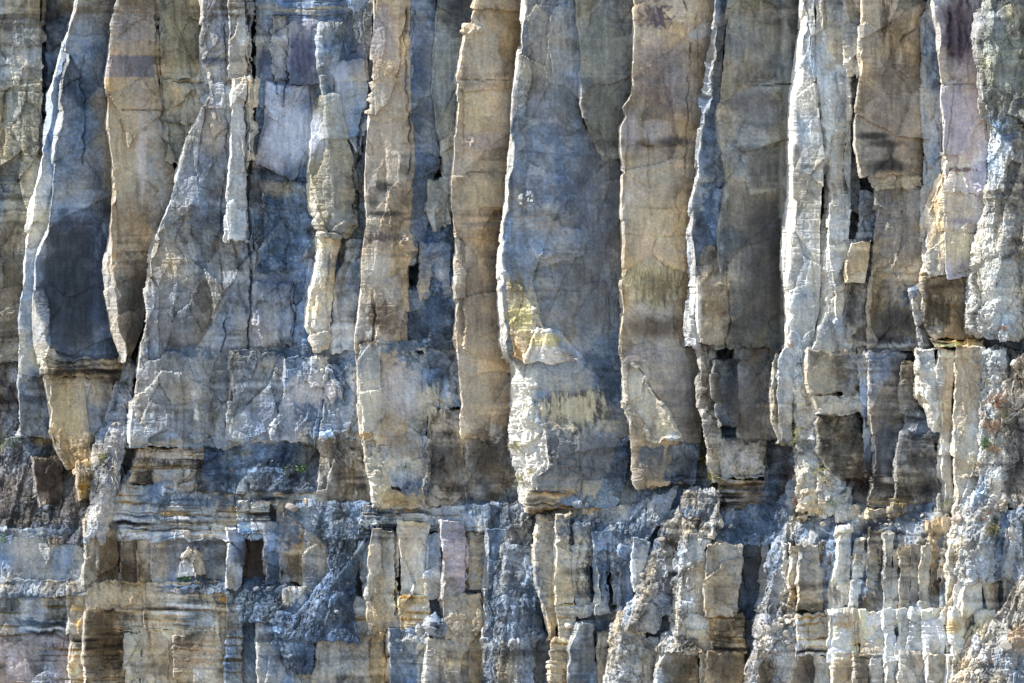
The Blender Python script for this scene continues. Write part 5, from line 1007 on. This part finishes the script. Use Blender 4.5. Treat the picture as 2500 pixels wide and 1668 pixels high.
grass(24, 1080, 34, 'dark wiry grass in the shaded corner at the left border', M_GREEN, 70, up=.6, w=.7)
grass(600, 1110, 22, 'wispy dry grass on top of the blue rubble heap left of centre', M_STRAW, 40, up=.7, w=.8)
grass(248, 1115, 20, 'yellow tuft at the head of the lit debris ridge', M_YEL, 60)
grass(200, 1146, 26, 'bleached dead stems hanging over the ochre banded block', M_PALE, 70, up=-.2, w=1.3)
grass(280, 1150, 34, 'bleached roots trailing down the lit debris ridge', M_PALE, 80, up=-.4, w=1.3, spread=(.6, 1.6))

def stone(px, py, r, label, group='loose stones on the cliff', c=(.50, .45, .37), flat=.7, name='loose_stone'):
    rnd = random.Random(int(px * 11 + py)); loc, nor = surf(px, py)
    bm = bmesh.new(); bmesh.ops.create_icosphere(bm, subdivisions=3, radius=1)
    cuts = [(Vector((rnd.gauss(0, 1), rnd.gauss(0, 1), rnd.gauss(0, 1))).normalized(), rnd.uniform(.5, .85)) for _ in range(11)]
    R = r * K; S = Vector((1.15, .9, flat))
    for v in bm.verts:
        for n, h in cuts:
            e = v.co.dot(n) - h
            if e > 0: v.co -= n * e
        v.co *= 1 + rnd.uniform(-.03, .03)
        v.co = Vector((v.co.x * S.x, v.co.y * S.y, v.co.z * S.z)) * R
    me = bpy.data.meshes.new(name); bm.to_mesh(me); bm.free()
    at = me.color_attributes.new('rock_tint', 'FLOAT_COLOR', 'POINT')
    for d in at.data: d.color = (*c, 1)
    me.materials.append(ROCK)
    o = tagged(bpy.data.objects.new(name, me), label, 'stone', group); scene.collection.objects.link(o)
    o.location = loc + Vector((0, -.25 * R, .15 * R)); o.rotation_euler = (rnd.uniform(-.4, .4), rnd.uniform(-.4, .4), rnd.uniform(0, 6))
    return o
HEAP = 'stones heaped on the debris cone'
stone(1922, 1520, 11, 'largest pale stone in the small heap on the debris cone', HEAP)
stone(1905, 1512, 9, 'pale stone at the left end of the small heap on the debris cone', HEAP)
stone(1918, 1505, 7, 'topmost pale stone of the small heap on the debris cone', HEAP)
stone(1935, 1514, 7, 'pale stone at the right end of the small heap on the debris cone', HEAP)
stone(1908, 1528, 8, 'pale stone at the lower left of the small heap on the debris cone', HEAP)
stone(1931, 1531, 6, 'smallest pale stone at the bottom of the heap on the debris cone', HEAP)
stone(712, 1240, 19, 'rounded brown stone wedged in the beds above the blue rubble', c=(.27, .24, .22))
stone(2338, 1268, 15, 'pale angular stone lying on the rubble under the right overhang', c=(.50, .43, .36))
stone(1782, 1286, 8, 'small pale stone on the blue rubble right of the debris ridge', c=(.5, .48, .45))
stone(1892, 1592, 16, 'flat grey stone tilted on top of the brown square column', c=(.36, .34, .32), flat=.35)
stone(1962, 1264, 10, 'pale stone at the left end of the rubble under the overhang')
stone(2010, 1282, 9, 'small cream stone under the overhang beside the leaning pale column')
stone(1500, 1510, 12, 'pale stone on the head of the lower central debris', c=(.56, .5, .42))
stone(1388, 1528, 13, 'cream stone perched above the narrow banded column', c=(.6, .54, .45))
stone(820, 1495, 9, 'small stone on the blue debris slope left of centre', c=(.33, .34, .36))
stone(455, 1305, 11, 'small pale triangular stone on the upper left bench', c=(.48, .44, .38))

# broken fragments caught on the rubble: pieces of the cliff, sharing a few meshes
def fragment_mesh(seed, c):
    rnd = random.Random(seed)
    bm = bmesh.new(); bmesh.ops.create_icosphere(bm, subdivisions=2, radius=1)
    cuts = [(Vector((rnd.gauss(0, 1), rnd.gauss(0, 1), rnd.gauss(0, 1))).normalized(), rnd.uniform(.4, .75)) for _ in range(9)]
    for w in bm.verts:
        for n, h in cuts:
            e = w.co.dot(n) - h
            if e > 0: w.co -= n * e
    me = bpy.data.meshes.new('rock_fragment'); bm.to_mesh(me); bm.free()
    at = me.color_attributes.new('rock_tint', 'FLOAT_COLOR', 'POINT')
    for d in at.data: d.color = (*c, 1)
    me.materials.append(ROCK)
    return me
FR = {'warm': [fragment_mesh(i, (.40, .37, .32)) for i in range(4)], 'cool': [fragment_mesh(i + 10, (.19, .215, .25)) for i in range(4)], 'pale': [fragment_mesh(i + 20, (.52, .48, .42)) for i in range(4)]}
rnd = random.Random(5)
spots = []
for pts, w, n, tone in (('1905:1330 1880:1400 1870:1480 1850:1570 1830:1650', 22, 26, 'warm'), ('1920:1500 1900:1540 1880:1580', 40, 24, 'warm'), ('1950:1268 2080:1275 2200:1280 2290:1275', 24, 44, 'pale'),
                        ('1690:1210 1690:1300 1665:1400 1660:1500', 20, 22, 'warm'), ('1640:1280 1600:1380 1560:1460 1510:1540', 20, 26, 'warm'), ('880:1240 860:1330 800:1430 700:1540', 34, 40, 'cool'), ('620:1430 720:1440', 24, 16, 'cool'),
                        ('1380:1270 1560:1290', 26, 24, 'cool'), ('1240:1260 1230:1420 1240:1600', 26, 20, 'cool'), ('2400:1240 2350:1300 2350:1380', 30, 30, 'pale'), ('2500:1420 2450:1520 2420:1640', 30, 30, 'warm'), ('560:1140 700:1120 790:1150', 30, 20, 'cool'),
                        ('300:1000 270:1090 240:1200', 18, 18, 'warm'), ('60:1230 150:1270 20:1300', 24, 14, 'cool'), ('2390:1580 2380:1650', 24, 14, 'pale')):
    P = P2(pts)
    for i in range(n):
        k = rnd.randrange(len(P) - 1); a = rnd.random()
        x = P[k][0] * (1 - a) + P[k + 1][0] * a + rnd.gauss(0, .5) * w; y = P[k][1] * (1 - a) + P[k + 1][1] * a + rnd.gauss(0, .35) * w
        spots.append((x, y, min(12, 3.2 * math.exp(rnd.gauss(.25, .45))), tone))
for x, y, r, tone in spots:
    loc, nor = surf(x, y)
    if abs(loc.y) > 3: continue
    o = bpy.data.objects.new('rock_fragment', rnd.choice(FR[tone])); scene.collection.objects.link(o); o.parent = CL
    R = r * K
    o.location = loc + nor * R * .25; o.scale = (R * rnd.uniform(.9, 1.4), R * rnd.uniform(.7, 1.1), R * rnd.uniform(.6, 1.0)); o.rotation_euler = (rnd.uniform(-.5, .5), rnd.uniform(-.5, .5), rnd.uniform(0, 6))
